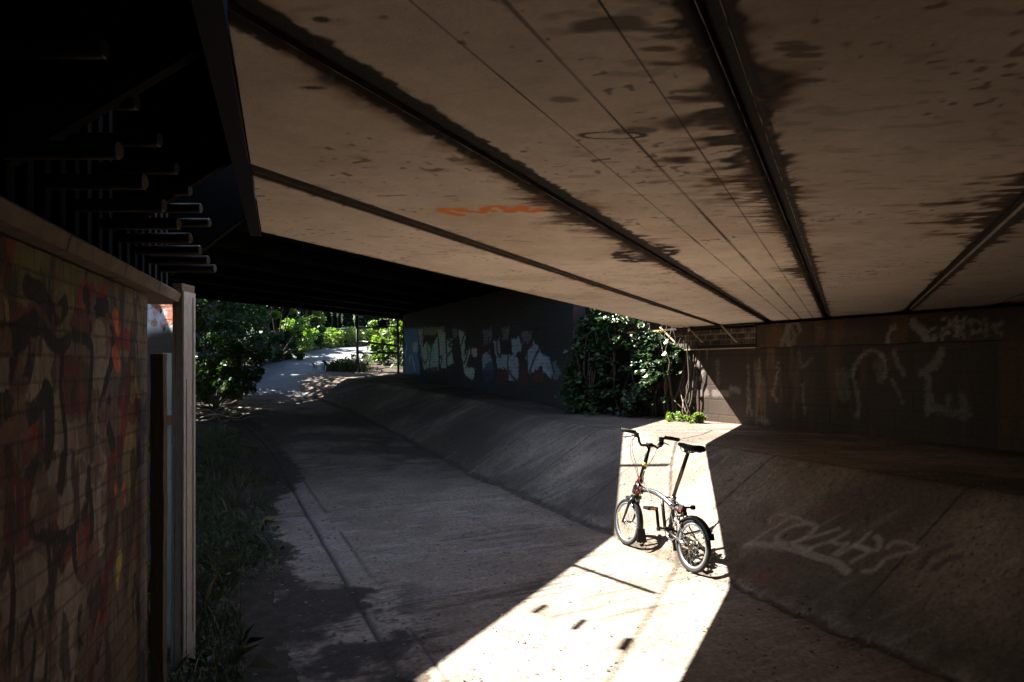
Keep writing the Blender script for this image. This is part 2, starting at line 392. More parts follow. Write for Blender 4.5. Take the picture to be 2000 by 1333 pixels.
# ---- asphalt path beyond
pc = smooth_line([(-6.3, 18.2), (-7.0, 20.6), (-7.2, 23), (-7.05, 26), (-6.55, 29), (-5.7, 32.5), (-4.3, 37), (-2, 42)], 14)
tan = np.gradient(pc, axis=0); tan /= np.linalg.norm(tan, axis=1)[:, None]; nor = np.stack([tan[:, 1], -tan[:, 0]], -1)
wq = np.linspace(-1.35, 1.35, 27)
AX = pc[:, None, 0] + nor[:, None, 0] * wq * 1.0; AY = pc[:, None, 1] + nor[:, None, 1] * wq
AZ = gz(AX, AY) + .016 - .02 * (wq / 1.15) ** 2
Ca = np.zeros(AX.shape + (3,)) + np.array((.16, .16, .165)); Ca *= (.7 + .6 * fbm(AX * 2, AY * 2, 41))[..., None]
m_asph = mat('asphalt', rough=.8, attr='paint', noise=.3, nscale=60, bump=.5, bscale=160, spec=.4)
path = grid('path', np.stack([AX, AY, AZ], -1), m_asph, colors=Ca, flip=True); tag(path, kind='structure')

# ================================================================== NEAR BRIDGE
m_steel = mat('black_steel', (.018, .018, .019), .5, noise=.5, nscale=12, spec=.35)
m_black = mat('pitch_black_steel', (.007, .0065, .006), .8, spec=.1)
m_steel_rust = mat('dark_rusty_steel', (.026, .018, .013), .8, noise=.6, nscale=14, spec=.3)
bridge = tag(empty('concrete_underbridge', (0, 0, HS)), 'low bridge deck of pale stained concrete beams on a black steel edge girder', 'bridge')
G0 = np.array([-.50, 1.248]); tG = np.array([-.304, .9527])
W0 = np.array([3.32, 10.44]); tW = np.array([-.454, .891])
def v_at(u, P, t):
    # point u*nb + v*mb on line P + s t
    A = np.array([[mb[0], -t[0]], [mb[1], -t[1]]]); b = P - u * nb
    return np.linalg.solve(A, b)[0]
rotB = math.atan2(nb[1], nb[0])                     # local x = across beams, local y = along beams
joints = [-2.52, -1.75, -.983, -.224, .63]
ubreak = joints + [1.42, 2.2, 3.0, 3.8, 4.6, 5.4, 6.3, 7.2, 8.2, 9.4, 10.8, 12.4, 14.2, 16.5, 19, 22, 26, 31]
def to_uv(px, py):
    X, Y = on_level(px, py, HS); return X * nb[0] + Y * nb[1], X * mb[0] + Y * mb[1]
def ceil_paint(U, V, tone=1.):
    X = U * nb[0] + V * mb[0]; Y = U * nb[1] + V * mb[1]
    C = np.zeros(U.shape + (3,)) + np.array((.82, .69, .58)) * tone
    n_a = fbm(U * 1.1, V * .8, 51); n_b = fbm(U * 5, V * 5, 52); n_c = fbm(U * 26, V * 26, 53, 3)
    C *= (.80 + .28 * n_a + .22 * (n_b - .5) + .18 * (n_c - .5))[..., None]
    C = mixc(C, .40 * sstep(.5, .78, fbm(U * 1.9 + 4, V * 1.3, 54)), np.array((.47, .34, .24)) * tone)          # brown water marks
    C = mixc(C, .30 * sstep(.66, .76, fbm(X * 13, Y * 30, 55, 2)) * sstep(.50, .62, fbm(U * 1.6, V * 1.2, 56)), (.16, .12, .08))
    C = mixc(C, .16 * sstep(.5, .72, fbm(X * 1.2, Y * 2.4, 155, 5)), (.42, .28, .16))  # short mould streaks
    C = mixc(C, .7 * sstep(.76, .82, vn(U * 38, V * 34, 57) * .6 + .4 * fbm(U * 3, V * 3, 58)), (.11, .08, .055))           # specks
    # soot and wet staining bleeding out of the joints
    def bleed(j, side, amp, col, seed, ws=1.0):
        nonlocal C
        dist = (U - j) * side
        k = .62 * fbm(X * 10, Y * 9, seed, 3) + .38 * vn(Y * 22 + X * 5, X * 8, seed + 5) * (.5 + vn(V * 2, V * 0, seed + 6))
        clus = sstep(.32, .62, fbm(V * 1.5, V * 0 + seed, seed + 8, 3))
        reach = amp(V) * (.10 + 2.6 * np.clip(k - .34, 0, 1)) * (.40 + .90 * clus) + .016 * (.4 + 1.5 * vn(X * 34 + Y * 11, Y * 30, seed + 11))
        m = (1 - sstep(reach * .45, reach, dist + .03 * (fbm(U * 22, V * 22, seed + 7, 2) - .5))) * (dist > -.05)
        halo = (1 - sstep(reach * .5, reach * 1.5 + .016, dist)) * (dist > -.05)
        C = mixc(C, .55 * halo, (.26, .125, .055) if col is blk else (.36, .22, .12))
        C = mixc(C, m * (.85 + .15 * vn(X * 30, Y * 30, seed + 9)), col)
    blk = (.028, .02, .014); brn = (.15, .085, .045)
    bump_ = lambda v, c, w: np.exp(-((v - c) / w) ** 2)
    bleed(-.983, -1, lambda v: .05 + .10 * bump_(v, 3.0, .6) + .06 * bump_(v, 4.2, .5), brn, 61)
    bleed(-.983, -1, lambda v: .055 + .07 * bump_(v, 3.1, .5) + .10 * bump_(v, 4.15, .35), blk, 62)
    bleed(-.983, 1, lambda v: .06 + .10 * bump_(v, 3.3, .7), blk, 63)
    bleed(-.224, -1, lambda v: .06 + .24 * bump_(v, 2.4, .45) + .08 * bump_(v, 3.3, .7) + .14 * bump_(v, 1.6, .4) + .1 * bump_(v, 5.2, .8), blk, 64)
    bleed(-.224, -1, lambda v: .05 + .12 * bump_(v, 2.7, 1.1), brn, 65)
    bleed(-.224, 1, lambda v: .055 + .08 * bump_(v, 3.0, 1.2) + .08 * bump_(v, 1.3, .4), blk, 66)
    bleed(.63, -1, lambda v: .08 + .25 * bump_(v, 3.6, .7), blk, 67)
    bleed(.63, 1, lambda v: .08 + .22 * bump_(v, 3.6, 1.2), blk, 68)
    bleed(-1.75, -1, lambda v: .05 + 0 * v, brn, 69); bleed(-1.75, 1, lambda v: .05 + 0 * v, brn, 70); bleed(-1.75, -1, lambda v: .022 + 0 * v, blk, 169); bleed(-1.75, 1, lambda v: .022 + 0 * v, blk, 170); bleed(-.983, 1, lambda v: .06 + 0 * v, brn, 171); bleed(-.983, -1, lambda v: .06 + 0 * v, brn, 172)
    bleed(-2.52, 1, lambda v: .02 + 0 * v, brn, 71)
    for j, hw_ in ((-1.75, .044), (-.983, .058), (-.224, .046), (.63, .046)):
        rag = hw_ + .030 * (fbm(V * 9, U * 9, 97, 4) - .5) + .022 * (vn(V * 48, U * 30, 98) - .5)
        C = mixc(C, .95 * (1 - sstep(rag - .004, rag + .008, np.abs(U - j))), blk)
    # fingers of leaked soot running out of the joints
    rf_ = random.Random(5)
    for j, side, v0, v1, n_, L0_, L1_ in ((-.983, -1, 2.35, 3.5, 46, .05, .26), (-.983, -1, 3.7, 4.6, 26, .04, .16), (-.983, 1, 2.8, 4.2, 18, .03, .10), (-.224, -1, 1.2, 2.6, 22, .04, .14), (-.224, -1, 2.5, 3.7, 60, .05, .30), (-.224, -1, 3.7, 5.6, 40, .03, .14), (-.224, 1, 1.6, 4.6, 40, .03, .10), (-.983, -1, .9, 2.3, 16, .02, .07)):
        if (U.max() < j - .05 and side > 0) or (U.min() > j + .05 and side < 0) or abs(U.mean() - j) > .9: continue
        for q in range(n_):
            v = rf_.uniform(v0, v1); L_ = L0_ + (L1_ - L0_) * rf_.random() ** 2; w0 = rf_.uniform(.010, .026); bend = rf_.uniform(-.06, .06)
            p = [(j + side * .02, v)]
            for s_ in range(1, 6): p.append((j + side * (.02 + .906 * L_ * s_ / 5), v + side * .4226 * L_ * s_ / 5 + bend * (s_ / 5) ** 2 + rf_.uniform(-.006, .006)))
            cc = blk if rf_.random() < .7 else (.12, .055, .025)
            for s_ in range(5): C = stroke(C, U, V, p[s_:s_ + 2], w0 * (1 - .16 * s_), cc, soft=.006, k=.88 - .10 * s_)
    # eyelet-shaped stain beside the second joint, ring marks, soot blots
    a, b = to_uv(1262, 500)
    def ring(px, py, ru, rv, w, col, k, seed):
        nonlocal C
        x0, y0 = on_level(px, py, HS); q = np.hypot((X - x0) / ru, (Y - y0) / rv) + .25 * (fbm(U * 9, V * 9, seed) - .5)
        C = mixc(C, k * (1 - sstep(w, w * 2, np.abs(q - 1))) * sstep(.3, .5, fbm(U * 16, V * 16, seed + 1)), col)
    def blot(px, py, ru, rv, col, k, seed):
        nonlocal C
        x0, y0 = on_level(px, py, HS); q = np.hypot((X - x0) / ru, (Y - y0) / rv) * .8 + 1.1 * (fbm(U * 17, V * 17, seed, 3) - .5)
        C = mixc(C, k * (1 - sstep(.6, 1.15, q)), col)
    ring(1258, 497, .13, .24, .26, blk, 1., 72); blot(1230, 478, .06, .10, blk, .9, 73)
    ring(1196, 265, .085, .028, .10, blk, .85, 74); blot(1245, 255, .06, .03, blk, .7, 75)
    blot(1183, 47, .06, .028, (.10, .075, .055), .8, 76); blot(1105, 195, .03, .02, (.12, .09, .07), .6, 77)
    blot(612, 172, .03, .012, blk, .9, 78); blot(628, 38, .014, .01, blk, .9, 79)
    for i, (px, py) in enumerate(((1290, 58), (1297, 72), (1285, 96), (1305, 125), (1335, 178), (1330, 192), (1375, 228), (1395, 240), (1420, 250), (1545, 85), (1560, 95), (1568, 108), (1575, 157))):
        blot(px, py, .034, .011, (.09, .065, .05), .75, 80 + i)
    # grey scuffs
    for pts in (([(740, 383), (790, 382)]), ([(720, 461), (760, 464)]), ([(985, 470), (1040, 473)]), ([(870, 384), (890, 383)])):
        C = stroke(C, U, V, [to_uv(*q) for q in pts], .012, (.16, .13, .12), soft=.006, k=.8)
    # orange spray scribble
    for pts in ([(860, 409), (880, 409), (905, 410)], [(862, 412), (880, 417), (900, 421)], [(898, 412), (930, 415), (942, 415), (950, 406), (975, 404), (992, 414)], [(946, 408), (965, 413)], [(1002, 414), (1012, 406), (1022, 405), (1028, 413), (1042, 413), (1056, 408)]):
        p = smooth_line([to_uv(*q) for q in pts]); C = stroke(C, U, V, p, .042, (.95, .27, .04), soft=.010, k=.95, wob=.016)
    # board marks of the shuttering
    for uu, w in ((-.69, .0012), (-.541, .0019), (-.391, .0010)):
        w_ = w * (.6 + 1.0 * vn(V * 6, V * 0 + uu, 91)) * (1 + V * .25)
        C = mixc(C, (.45 + .5 * vn(V * 3.3, V * 0 + uu * 9, 92)) * (1 - sstep(w_, w_ * 1.8 + .0010, np.abs(U - uu))), (.07, .05, .036))
    return np.clip(C, .008, .9)
m_soff = mat('stained_concrete', rough=.85, attr='paint', noise=.10, nscale=55, bump=.22, bscale=150, spec=.25)
m_groove = mat('joint_filler', (.03, .024, .02), .9, noise=.7, nscale=30, bump=1.0, bscale=70, stretch=(1, 5, 1))
gaps = {1: .036, 2: .036, 3: .019, 4: .022}
for i in range(len(ubreak) - 1):
    gap = gaps.get(i, .03)
    a, b = ubreak[i] + (gap if i else 0), ubreak[i + 1] - gaps.get(i + 1, .03)
    hi = i < 5
    du = .0065 if i in (2, 3) else (.010 if hi else .15)
    us = np.linspace(a, b, int((b - a) / du) + 2)
    if i == 2:                                        # keep columns on the board marks
        us = np.unique(np.concatenate([us] + [q + np.array([-.004, -.0015, 0, .0015, .004]) for q in (-.69, -.541, -.391)]))
    w = np.linspace(0, 1, (1700 if i in (2, 3) else 1000) if hi else 40) ** 1.7
    vl = np.array([v_at(u, G0, tG) for u in us]); vr = np.array([v_at(u, W0, tW) for u in us]) + .55
    rows = vl.min() + (vr.max() - vl.min()) * w; V_ = np.clip(rows[None, :], vl[:, None], vr[:, None]); U_ = np.repeat(us[:, None], len(w), 1)
    Z_ = .0012 * (fbm(U_ * 6, V_ * 3, 95) - .5)
    ru = np.minimum(U_ - a, b - U_); Z_ = Z_ + .012 * np.clip(1 - ru / .014, 0, 1) ** 2 + .006 * np.clip(1 - ru / .02, 0, 1) * vn(V_ * 22, U_, 96)
    o = grid('deck_beam', np.stack([U_, V_, Z_], -1), m_soff, bridge, colors=ceil_paint(U_, V_, {3: .70, 4: .45}.get(i, 1. if i < 3 else .32)), flip=True)  # beams to the right painted darker for the dimmer light there
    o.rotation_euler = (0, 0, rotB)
    mbk = MB()                                        # upper body of the beam
    k0, k1 = (us[0], us[-1])
    pts = [(k0, vl[0] + .0, .013), (k1, vl[-1], .013), (k1, vr[-1], .013), (k0, vr[0], .013)]
    mbk.prism(pts, (0, 0, .42))
    q = mbk.build('beam_web', mat('beam_concrete', (.3, .26, .22), .9, noise=.3) if i == 0 else bpy.data.materials['beam_concrete'], o)
    if i:                                             # filler strip set back in the joint
        j = ubreak[i]; f = MB(); wj = gap + .004
        f.prism([(j - wj, v_at(j, G0, tG), .03), (j + wj, v_at(j, G0, tG), .03), (j + wj, v_at(j, W0, tW) + .5, .03), (j - wj, v_at(j, W0, tW) + .5, .03)], (0, 0, .4))
        q = f.build('joint_strip', m_groove, bridge); q.rotation_euler = (0, 0, rotB)
# steel edge girder on the left, with tapering gusset plates and shear studs
def GP(s, off=0., z=0.): return (G0[0] + tG[0] * s - tG[1] * off, G0[1] + tG[1] * s + tG[0] * off, z)
sG1 = 2.27
def gbox(s0, s1, o0, o1, z0_, z1_):
    m = MB(); m.prism([GP(s0, o0, z0_ - HS), GP(s1, o0, z0_ - HS), GP(s1, o1, z0_ - HS), GP(s0, o1, z0_ - HS)], (0, 0, z1_ - z0_)); return m
fl = gbox(-40, sG1, .004, .052, 2.232, 2.25); fl.build('girder_flange', mat('worn_flange_steel', (.006, .0058, .0055), .6, noise=.5, nscale=14, spec=.25), bridge)
gbox(-40, sG1 - .004, .028, .046, 2.2505, 2.92).build('girder_web', mat('blue_black_steel', (.016, .02, .023), .42, noise=.6, nscale=9, spec=.5), bridge)
for s_, zl in ((.36, 2.07), (1.25, 2.07), (2.2, 2.05), (-.6, 2.07)):
    x, y, _ = GP(s_, .05); m = MB()
    xl = -.70 - .27 * y
    m.prism([(x, y, 2.335 - HS), (xl, y + .02, zl - HS), (xl, y + .02, 2.9 - HS), (x, y, 2.9 - HS)], (0, .014, 0))
    m.build('gusset_plate', m_steel, bridge)
    e = MB(); e.bar((x, y + .007, 2.328 - HS), (xl, y + .027, zl - .007 - HS), .028, .008); e.build('gusset_edge', m_black, bridge)
L0 = np.array([-1.23, 1.72]); tL = np.array([-.26, .9656])
def LP(s, off=0., z=0.): return (L0[0] + tL[0] * s - tL[1] * off, L0[1] + tL[1] * s + tL[0] * off, z)
bk = MB(); bk.prism([LP(-40, .10, 2.0 - HS), LP(2.15, .10, 2.0 - HS), LP(2.15, .16, 2.0 - HS), LP(-40, .16, 2.0 - HS)], (0, 0, .95)); bk.build('back_plate', m_black, bridge)
for k in range(26):
    s_ = -1.2 + k * .13
    r_ = MB(); r_.prism([LP(s_, .02, 2.012 - HS), LP(s_ + .045, .02, 2.012 - HS), LP(s_ + .045, .098, 2.012 - HS), LP(s_, .098, 2.012 - HS)], (0, 0, .8)); r_.build('stiffener', m_black, bridge)
m_stud = mat('dull_stud_steel', (.022, .018, .015), .5, noise=.6, nscale=30, spec=.5)
def stud(xe, ye, z, L):
    m = MB(); n = 18
    m.tube([(xe - L, ye, z - HS), (xe - .004, ye, z - HS), (xe, ye, z - HS)], [.0185, .0185, .0165], n); m.build('shear_stud', m_stud, bridge)
for k in range(-1, 7):
    y = 1.72 + .25 * k; stud(-.88 - .302 * (y - 1.72), y, 2.055, .24)
for k in range(0, 7):
    y = 1.35 + .27 * k; stud(-.766 - .30 * (y - 1.35), y, 2.21, .24)
lid = MB(); lid.prism([(-1.19, 3.40, .68), (-3.4, -1.33, .68), (-3.4, -40, .68), (12.66, -40, .68), (-.5, 1.248, .68)], (0, 0, .3)); lid.build('deck_edge', m_steel, bridge)

# ================================================================== RIGHT ABUTMENT
rotW = math.atan2(tW[1], tW[0])
abut = tag(empty('abutment_wall', (W0[0], W0[1], 0), rotW), 'dark rust stained abutment wall with faint white painted rings behind the bicycle', 'wall')
sw = np.arange(-13, 2.8, .022); zw = np.arange(-.1, 1.885, .02)
SW, ZW = np.meshgrid(sw, zw, indexing='ij')
C = np.zeros(SW.shape + (3,)) + np.array((.034, .021, .0135))
C *= (.55 + .9 * fbm(SW * 1.2, ZW * .8, 101))[..., None]
C = mixc(C, .6 * sstep(.52, .7, fbm(SW * 9, ZW * .9, 102, 4)), (.035, .024, .018))
C = mixc(C, .65 * sstep(.58, .72, fbm(SW * 13, ZW * 1.6, 103, 4)) * sstep(-1.8, .2, SW), (.14, .09, .052))
C = mixc(C, .6 * sstep(.60, .75, fbm(SW * 5, ZW * .7, 104, 4)), (.085, .042, .018))
pale = (.16, .135, .115)
def w_stroke(C, off, sc, pts, w, col, k=.7):
    p = smooth_line([on_wall(off[0] + x / sc, off[1] + y / sc, W0, tW) for x, y in pts]); return stroke(C, SW, ZW, p, w, col, soft=.02, k=k, wob=.05)
Z4 = ((1280, 600), 5.128); Z5 = ((1600, 580), 4.165)
for pts, w, k in (([(450, 720), (470, 640), (440, 560), (410, 550), (395, 640), (400, 760), (380, 900)], .06, .9), ([(470, 860), (510, 860)], .12, .6), ([(590, 860), (720, 870)], .10, .6),
               ([(620, 550), (630, 760)], .07, .35), ([(1040, 530), (1040, 880)], .05, .5), ([(1230, 560), (1200, 800), (1170, 860), (1215, 940)], .035, .8), ([(930, 600), (945, 940), (970, 1080)], .035, .5),
               ([(1060, 1130), (1120, 1150)], .09, .5), ([(760, 820), (830, 830)], .1, .5), ([(1475, 780), (1480, 900), (1500, 1060)], .04, .5), ([(1440, 450), (1470, 600), (1560, 520)], .04, .4)):
    C = w_stroke(C, *Z4, pts, w, pale, k)
for pts, w, k in (([(265, 640), (300, 540), (360, 470), (440, 440), (510, 480), (540, 560), (530, 640)], .05, .75), ([(265, 640), (300, 740), (320, 900), (310, 970)], .05, .5), ([(600, 680), (640, 780), (670, 850)], .04, .5),
               ([(610, 440), (620, 500), (690, 640)], .05, .6), ([(985, 440), (950, 540), (880, 600), (830, 620)], .09, .7), ([(480, 560), (500, 660)], .12, .35), ([(180, 640), (200, 790)], .2, .3),
               ([(890, 660), (890, 940)], .08, .6), ([(920, 900), (1030, 930), (1200, 970)], .09, .4), ([(1050, 800), (1060, 880)], .06, .4), ([(1160, 800), (1200, 940)], .08, .4)):
    C = w_stroke(C, *Z5, pts, w, pale, k)
m_abut = brick_mat('stained_block_wall', 'paint', .44, .225, .010, mdark=.8, spread=.12)
o = grid('lower_wall', np.stack([SW, np.zeros_like(SW), ZW], -1), m_abut, abut, colors=C, flip=True)
MB().box((-20.6, -.352, .9), (46.8, .69, 2.1)).build('wall_core', m_steel_rust, abut); MB().box((-20.6, -.57, 2.3), (46.8, .12, 1.2)).build('ballast_wall', m_steel_rust, abut)
# bearing beam above, concrete to the right, open brick panel to the left
sb = np.arange(-13, -.38, .025); zb = np.linspace(1.885, 2.205, 20); SB, ZB = np.meshgrid(sb, zb, indexing='ij')
C = np.zeros(SB.shape + (3,)) + np.array((.042, .027, .018)); C *= (.5 + 1.0 * fbm(SB * 2, ZB * 3, 111))[..., None]
C = mixc(C, .6 * sstep(.5, .7, fbm(SB * 6, ZB * 1.2, 112)), (.05, .032, .02)); C = mixc(C, .5 * sstep(.62, .74, fbm(SB * 4, ZB, 113)), (.11, .055, .023))
def b_stroke(C, off, sc, pts, w, col, k=.8):
    p = smooth_line([on_wall(off[0] + x / sc, off[1] + y / sc, W0, tW) for x, y in pts]); return stroke(C, SB, ZB, p, w, col, soft=.015, k=k, wob=.04)
for pts, w, k in (([(1300, 400), (1330, 280), (1380, 180), (1450, 170), (1490, 230)], .06, .7), ([(1360, 200), (1370, 400)], .10, .6), ([(1400, 210), (1440, 300), (1390, 390)], .06, .5), ([(1700, 160), (1710, 300)], .1, .2)):
    C = b_stroke(C, *Z4, pts, w, (.17, .13, .10), k)
for pts, w, k in (([(585, 380), (600, 310), (640, 250)], .05, .8), ([(800, 215), (850, 270), (900, 330), (905, 390)], .10, .75), ([(905, 285), (960, 262), (1060, 260)], .022, .7), ([(970, 320), (962, 380)], .05, .8),
               ([(1040, 180), (1075, 170), (1100, 215), (1070, 285), (1095, 295)], .035, .9), ([(1035, 270), (1030, 335)], .04, .9), ([(1150, 178), (1152, 315)], .05, .9), ([(1222, 185), (1190, 245), (1212, 312)], .04, .8),
               ([(1270, 190), (1275, 300)], .03, .5), ([(1280, 195), (1340, 205), (1350, 270), (1285, 300)], .03, .5), ([(1385, 170), (1402, 310)], .03, .5), ([(1520, 215), (1440, 250), (1520, 300)], .03, .5)):
    C = b_stroke(C, *Z5, pts, w, (.19, .165, .15), k)
grid('bearing_beam', np.stack([SB, np.full_like(SB, .07), ZB], -1), mat('rust_stained_concrete', rough=.85, attr='paint', noise=.3, nscale=25, bump=.4, bscale=60, spec=.25), abut, colors=C, flip=True)
MB().box((-22.2, -.14, 2.045), (43.62, .41, .318)).build('beam_body', m_steel_rust, abut)
sp_ = np.arange(-.36, 2.75, .022); zp = np.linspace(1.90, 2.19, 16); SP, ZP = np.meshgrid(sp_, zp, indexing='ij')
C = np.zeros(SP.shape + (3,)) + np.array((.10, .07, .05)); C *= (.4 + 1.1 * fbm(SP * 3, ZP * 3, 121))[..., None]
C = mixc(C, .7 * sstep(.5, .6, vn(SP / .11, np.floor(ZP / .075), 122)), (.028, .02, .016))
grid('brick_panel', np.stack([SP, np.full_like(SP, -.05), ZP], -1), brick_mat('dark_panel_brick', 'paint', .225, .085, .010, mdark=2.6), abut, colors=C, flip=True)
MB().box((1.2, .03, 1.889), (3.14, .10, .014)).build('panel_ledge', mat('pale_mortar_ledge', (.34, .25, .18), .8, noise=.4, nscale=30), abut)
MB().box((-.366, -.0, 2.045), (.02, .12, .29)).build('panel_jamb', m_steel_rust, abut)
MB().box((1.2, .02, 2.228), (3.1, .10, .03)).build('panel_head', m_steel_rust, abut)
m_bar = mat('pale_rusty_bar', (.36, .26, .16), .6, noise=.3)
for a, b in (((1297, 640), (1326, 671)), ((1352, 640), (1380, 671)), ((1416, 635), (1447, 671))):
    A_, B_ = on_wall(*a, W0, tW), on_wall(*b, W0, tW); m = MB(); m.bar((A_[0], .085, A_[1]), (B_[0], .075, B_[1] + .01), .018, .018); m.build('strut', m_bar, abut)

# ================================================================== LEFT BRICK WALL
rotL = math.atan2(tL[1], tL[0])
lw = tag(empty('brick_wall', (L0[0], L0[1], 0), rotL), 'brick wall covered in dark red, black and olive graffiti under a stone ledge at left', 'wall')
sl = np.concatenate([np.arange(-20, -1.4, .12), np.arange(-1.4, 1.536, .0045)]); sl[-1] = 1.535; zl = np.arange(-.05, 1.935, .007)
SL, ZL = np.meshgrid(sl, zl, indexing='ij')
C = np.zeros(SL.shape + (3,)) + np.array((.15, .108, .076))
C *= (.55 + .8 * fbm(SL * 3, ZL * 3, 131))[..., None]
C = mixc(C, .5 * sstep(.5, .68, fbm(SL * 34, ZL * 2.2, 132, 4)), (.12, .075, .05))
C = mixc(C, .55 * sstep(.55, .7, fbm(SL * 2.2 + 9, ZL * 2.2, 133)), (.23, .18, .14))
def l_pts(off, sc, pts, sm=True):
    p = [on_wall(off[0] + x / sc, off[1] + y / sc, L0, tL) for x, y in pts]; return smooth_line(p) if sm else np.array(p)
ZA = ((0, 560), 3.332); ZB_ = ((0, 900), 3.0775); PXS = ((0, 0), 1.)
olive = (.13, .135, .05); red = (.22, .028, .018); mar = (.11, .018, .016); blk = (.018, .014, .012); org = (.55, .13, .03)
C = fillp(C, SL, ZL, l_pts(*PXS, [(-60, 380), (150, 470), (255, 545), (250, 575), (180, 560), (120, 590), (60, 560), (-60, 590)], False), olive, .85, .06)
C = fillp(C, SL, ZL, l_pts(*ZA, [(700, 60), (940, 60), (925, 700), (900, 1333), (800, 1333), (820, 600), (760, 300)], False), (.20, .165, .06), .6, .05)
for q in ([(490, -40), (580, -40), (575, 140), (500, 180)], [(430, 190), (560, 150), (600, 330), (480, 320)], [(130, 960), (280, 900), (290, 1130), (140, 1200)], [(-60, 1000), (110, 950), (100, 1333), (-60, 1333)], [(100, 100), (250, 120), (420, 250), (300, 330), (60, 260)], [(400, 440), (580, 500), (570, 820), (420, 840)]):
    C = fillp(C, SL, ZL, l_pts(*ZA, q, False), mar if q[0][0] != 490 else red, .8, .04)
rq_ = random.Random(31)
for k in range(34):                                    # older layers of paint
    s_, z_ = rq_.uniform(-1.0, 1.45), rq_.uniform(.15, 1.85); an = rq_.uniform(0, 6.28); p = [(s_, z_)]
    for q in range(rq_.randint(3, 7)): an += rq_.uniform(-1.1, 1.1); p.append((p[-1][0] + .10 * math.cos(an), p[-1][1] + .14 * math.sin(an)))
    C = stroke(C, SL, ZL, smooth_line(p), rq_.uniform(.03, .10), rq_.choice([mar, mar, red, olive, blk, blk, (.05, .06, .045), (.25, .20, .16), (.16, .05, .03)]), soft=.003, k=.85, wob=.01)
for q in ([(205, 290), (300, 300), (345, 420), (330, 660), (100, 780), (100, 660), (190, 600)], [(600, 210), (720, 260), (715, 480), (660, 700), (600, 640)], [(-20, 400), (90, 390), (95, 600), (-20, 700)], [(340, 700), (400, 690), (400, 880), (340, 880)], [(430, 880), (560, 860), (560, 1040), (440, 1080)], [(340, 900), (420, 900), (410, 1080), (340, 1080)], [(260, 1160), (400, 1130), (400, 1333), (250, 1333)], [(590, 880), (700, 860), (690, 960), (590, 1000)], [(440, 1100), (700, 1000), (690, 1333), (440, 1333)]):
    C = fillp(C, SL, ZL, l_pts(*ZA, q, False), (.30, .245, .20), .75, .03)
for q in ([(190, 110), (370, -20), (330, 170), (200, 400)], [(350, 180), (530, 60), (540, 160), (440, 400), (350, 440)], [(330, 760), (450, 540), (560, 700), (470, 1050), (400, 1200), (330, 1000)], [(90, 640), (180, 500), (290, 640), (290, 1000), (90, 980)], [(-40, 650), (60, 650), (70, 1000), (-40, 1100)], [(210, 1000), (280, 900), (260, 1333), (200, 1333)], [(320, 1050), (450, 900), (470, 1333), (300, 1333)], [(550, 60), (640, 40), (640, 520), (560, 620)]):
    C = fillp(C, SL, ZL, l_pts(*ZB_, q, False), (.28, .225, .18), .75, .03)
def l_str(off, sc, pts, w, col, k=.92):
    global C
    C = stroke(C, SL, ZL, l_pts(off, sc, pts), w * 1.45, col, soft=.003, k=.97, wob=.008)
for pts, w, col in (([(730, 330), (850, 370), (845, 560), (790, 720), (815, 800), (780, 1050), (720, 1200), (735, 1400)], .06, red), ([(600, 60), (640, 120), (680, 60)], .06, red),
                    ([(750, 200), (770, 260)], .05, org), ([(745, 440), (765, 500)], .05, org), ([(735, 1260), (742, 1330)], .05, org), ([(860, 520), (900, 700)], .03, (.36, .30, .10)),
                    ([(90, 370), (95, 620), (165, 615), (205, 450), (215, 280), (275, 275), (320, 340), (390, 395), (445, 345)], .035, blk), ([(590, 260), (610, 195), (655, 160), (705, 200), (725, 270), (735, 360)], .030, blk),
                    ([(480, 310), (575, 360), (600, 420), (590, 620), (578, 850)], .030, blk), ([(725, 500), (690, 620), (660, 760), (652, 850), (690, 800), (712, 740)], .032, blk), ([(850, 360), (865, 325), (890, 370), (893, 440)], .012, blk),
                    ([(300, 680), (320, 760), (318, 1080), (240, 1170), (190, 1260)], .050, blk), ([(300, 690), (220, 820), (120, 900)], .045, blk), ([(405, 400), (400, 700), (430, 1050), (400, 1333)], .022, blk), ([(-40, 340), (100, 330), (220, 250)], .06, blk),
                    ([(180, 0), (280, 60), (360, 190), (420, 120)], .045, blk), ([(710, 940), (735, 1030)], .05, blk), ([(40, 60), (50, 200)], .02, (.3, .28, .14)), ([(560, 60), (600, 140), (690, 130)], .05, blk)):
    l_str(*ZA, pts, w, col)
for q, col in (([(60, 60), (190, 120), (195, 300), (180, 500), (50, 580), (20, 420)], mar), ([(480, 430), (535, 400), (520, 640), (480, 690), (455, 600)], red)):
    C = fillp(C, SL, ZL, l_pts(*ZB_, q, False), col, .85, .03)
for pts, w, col in (([(380, -20), (345, 180), (265, 330), (190, 420), (290, 460), (400, 450), (440, 420), (500, 330), (530, 200), (535, 60)], .030, blk), ([(545, 200), (550, 450), (520, 660), (490, 700), (455, 620), (440, 450)], .030, blk),
                    ([(285, 480), (300, 640), (315, 800), (290, 1100), (265, 1400)], .020, blk), ([(20, 560), (70, 640), (80, 800), (70, 1000), (35, 1400)], .024, blk), ([(185, 920), (210, 1050), (200, 1200), (180, 1400)], .018, blk), ([(130, 1230), (130, 1080), (170, 960)], .014, blk),
                    ([(400, 480), (330, 640), (310, 740)], .03, blk), ([(705, 350), (685, 560), (645, 640), (630, 850), (565, 1040), (545, 1300)], .045, mar), ([(590, 620), (600, 700), (570, 800)], .03, blk), ([(480, 900), (475, 1060), (490, 1130)], .028, blk), ([(560, 1100), (600, 900)], .018, org), ([(745, 190), (740, 240)], .05, org), ([(720, 600), (700, 720)], .05, (.34, .29, .05))):
    l_str(*ZB_, pts, w, col)
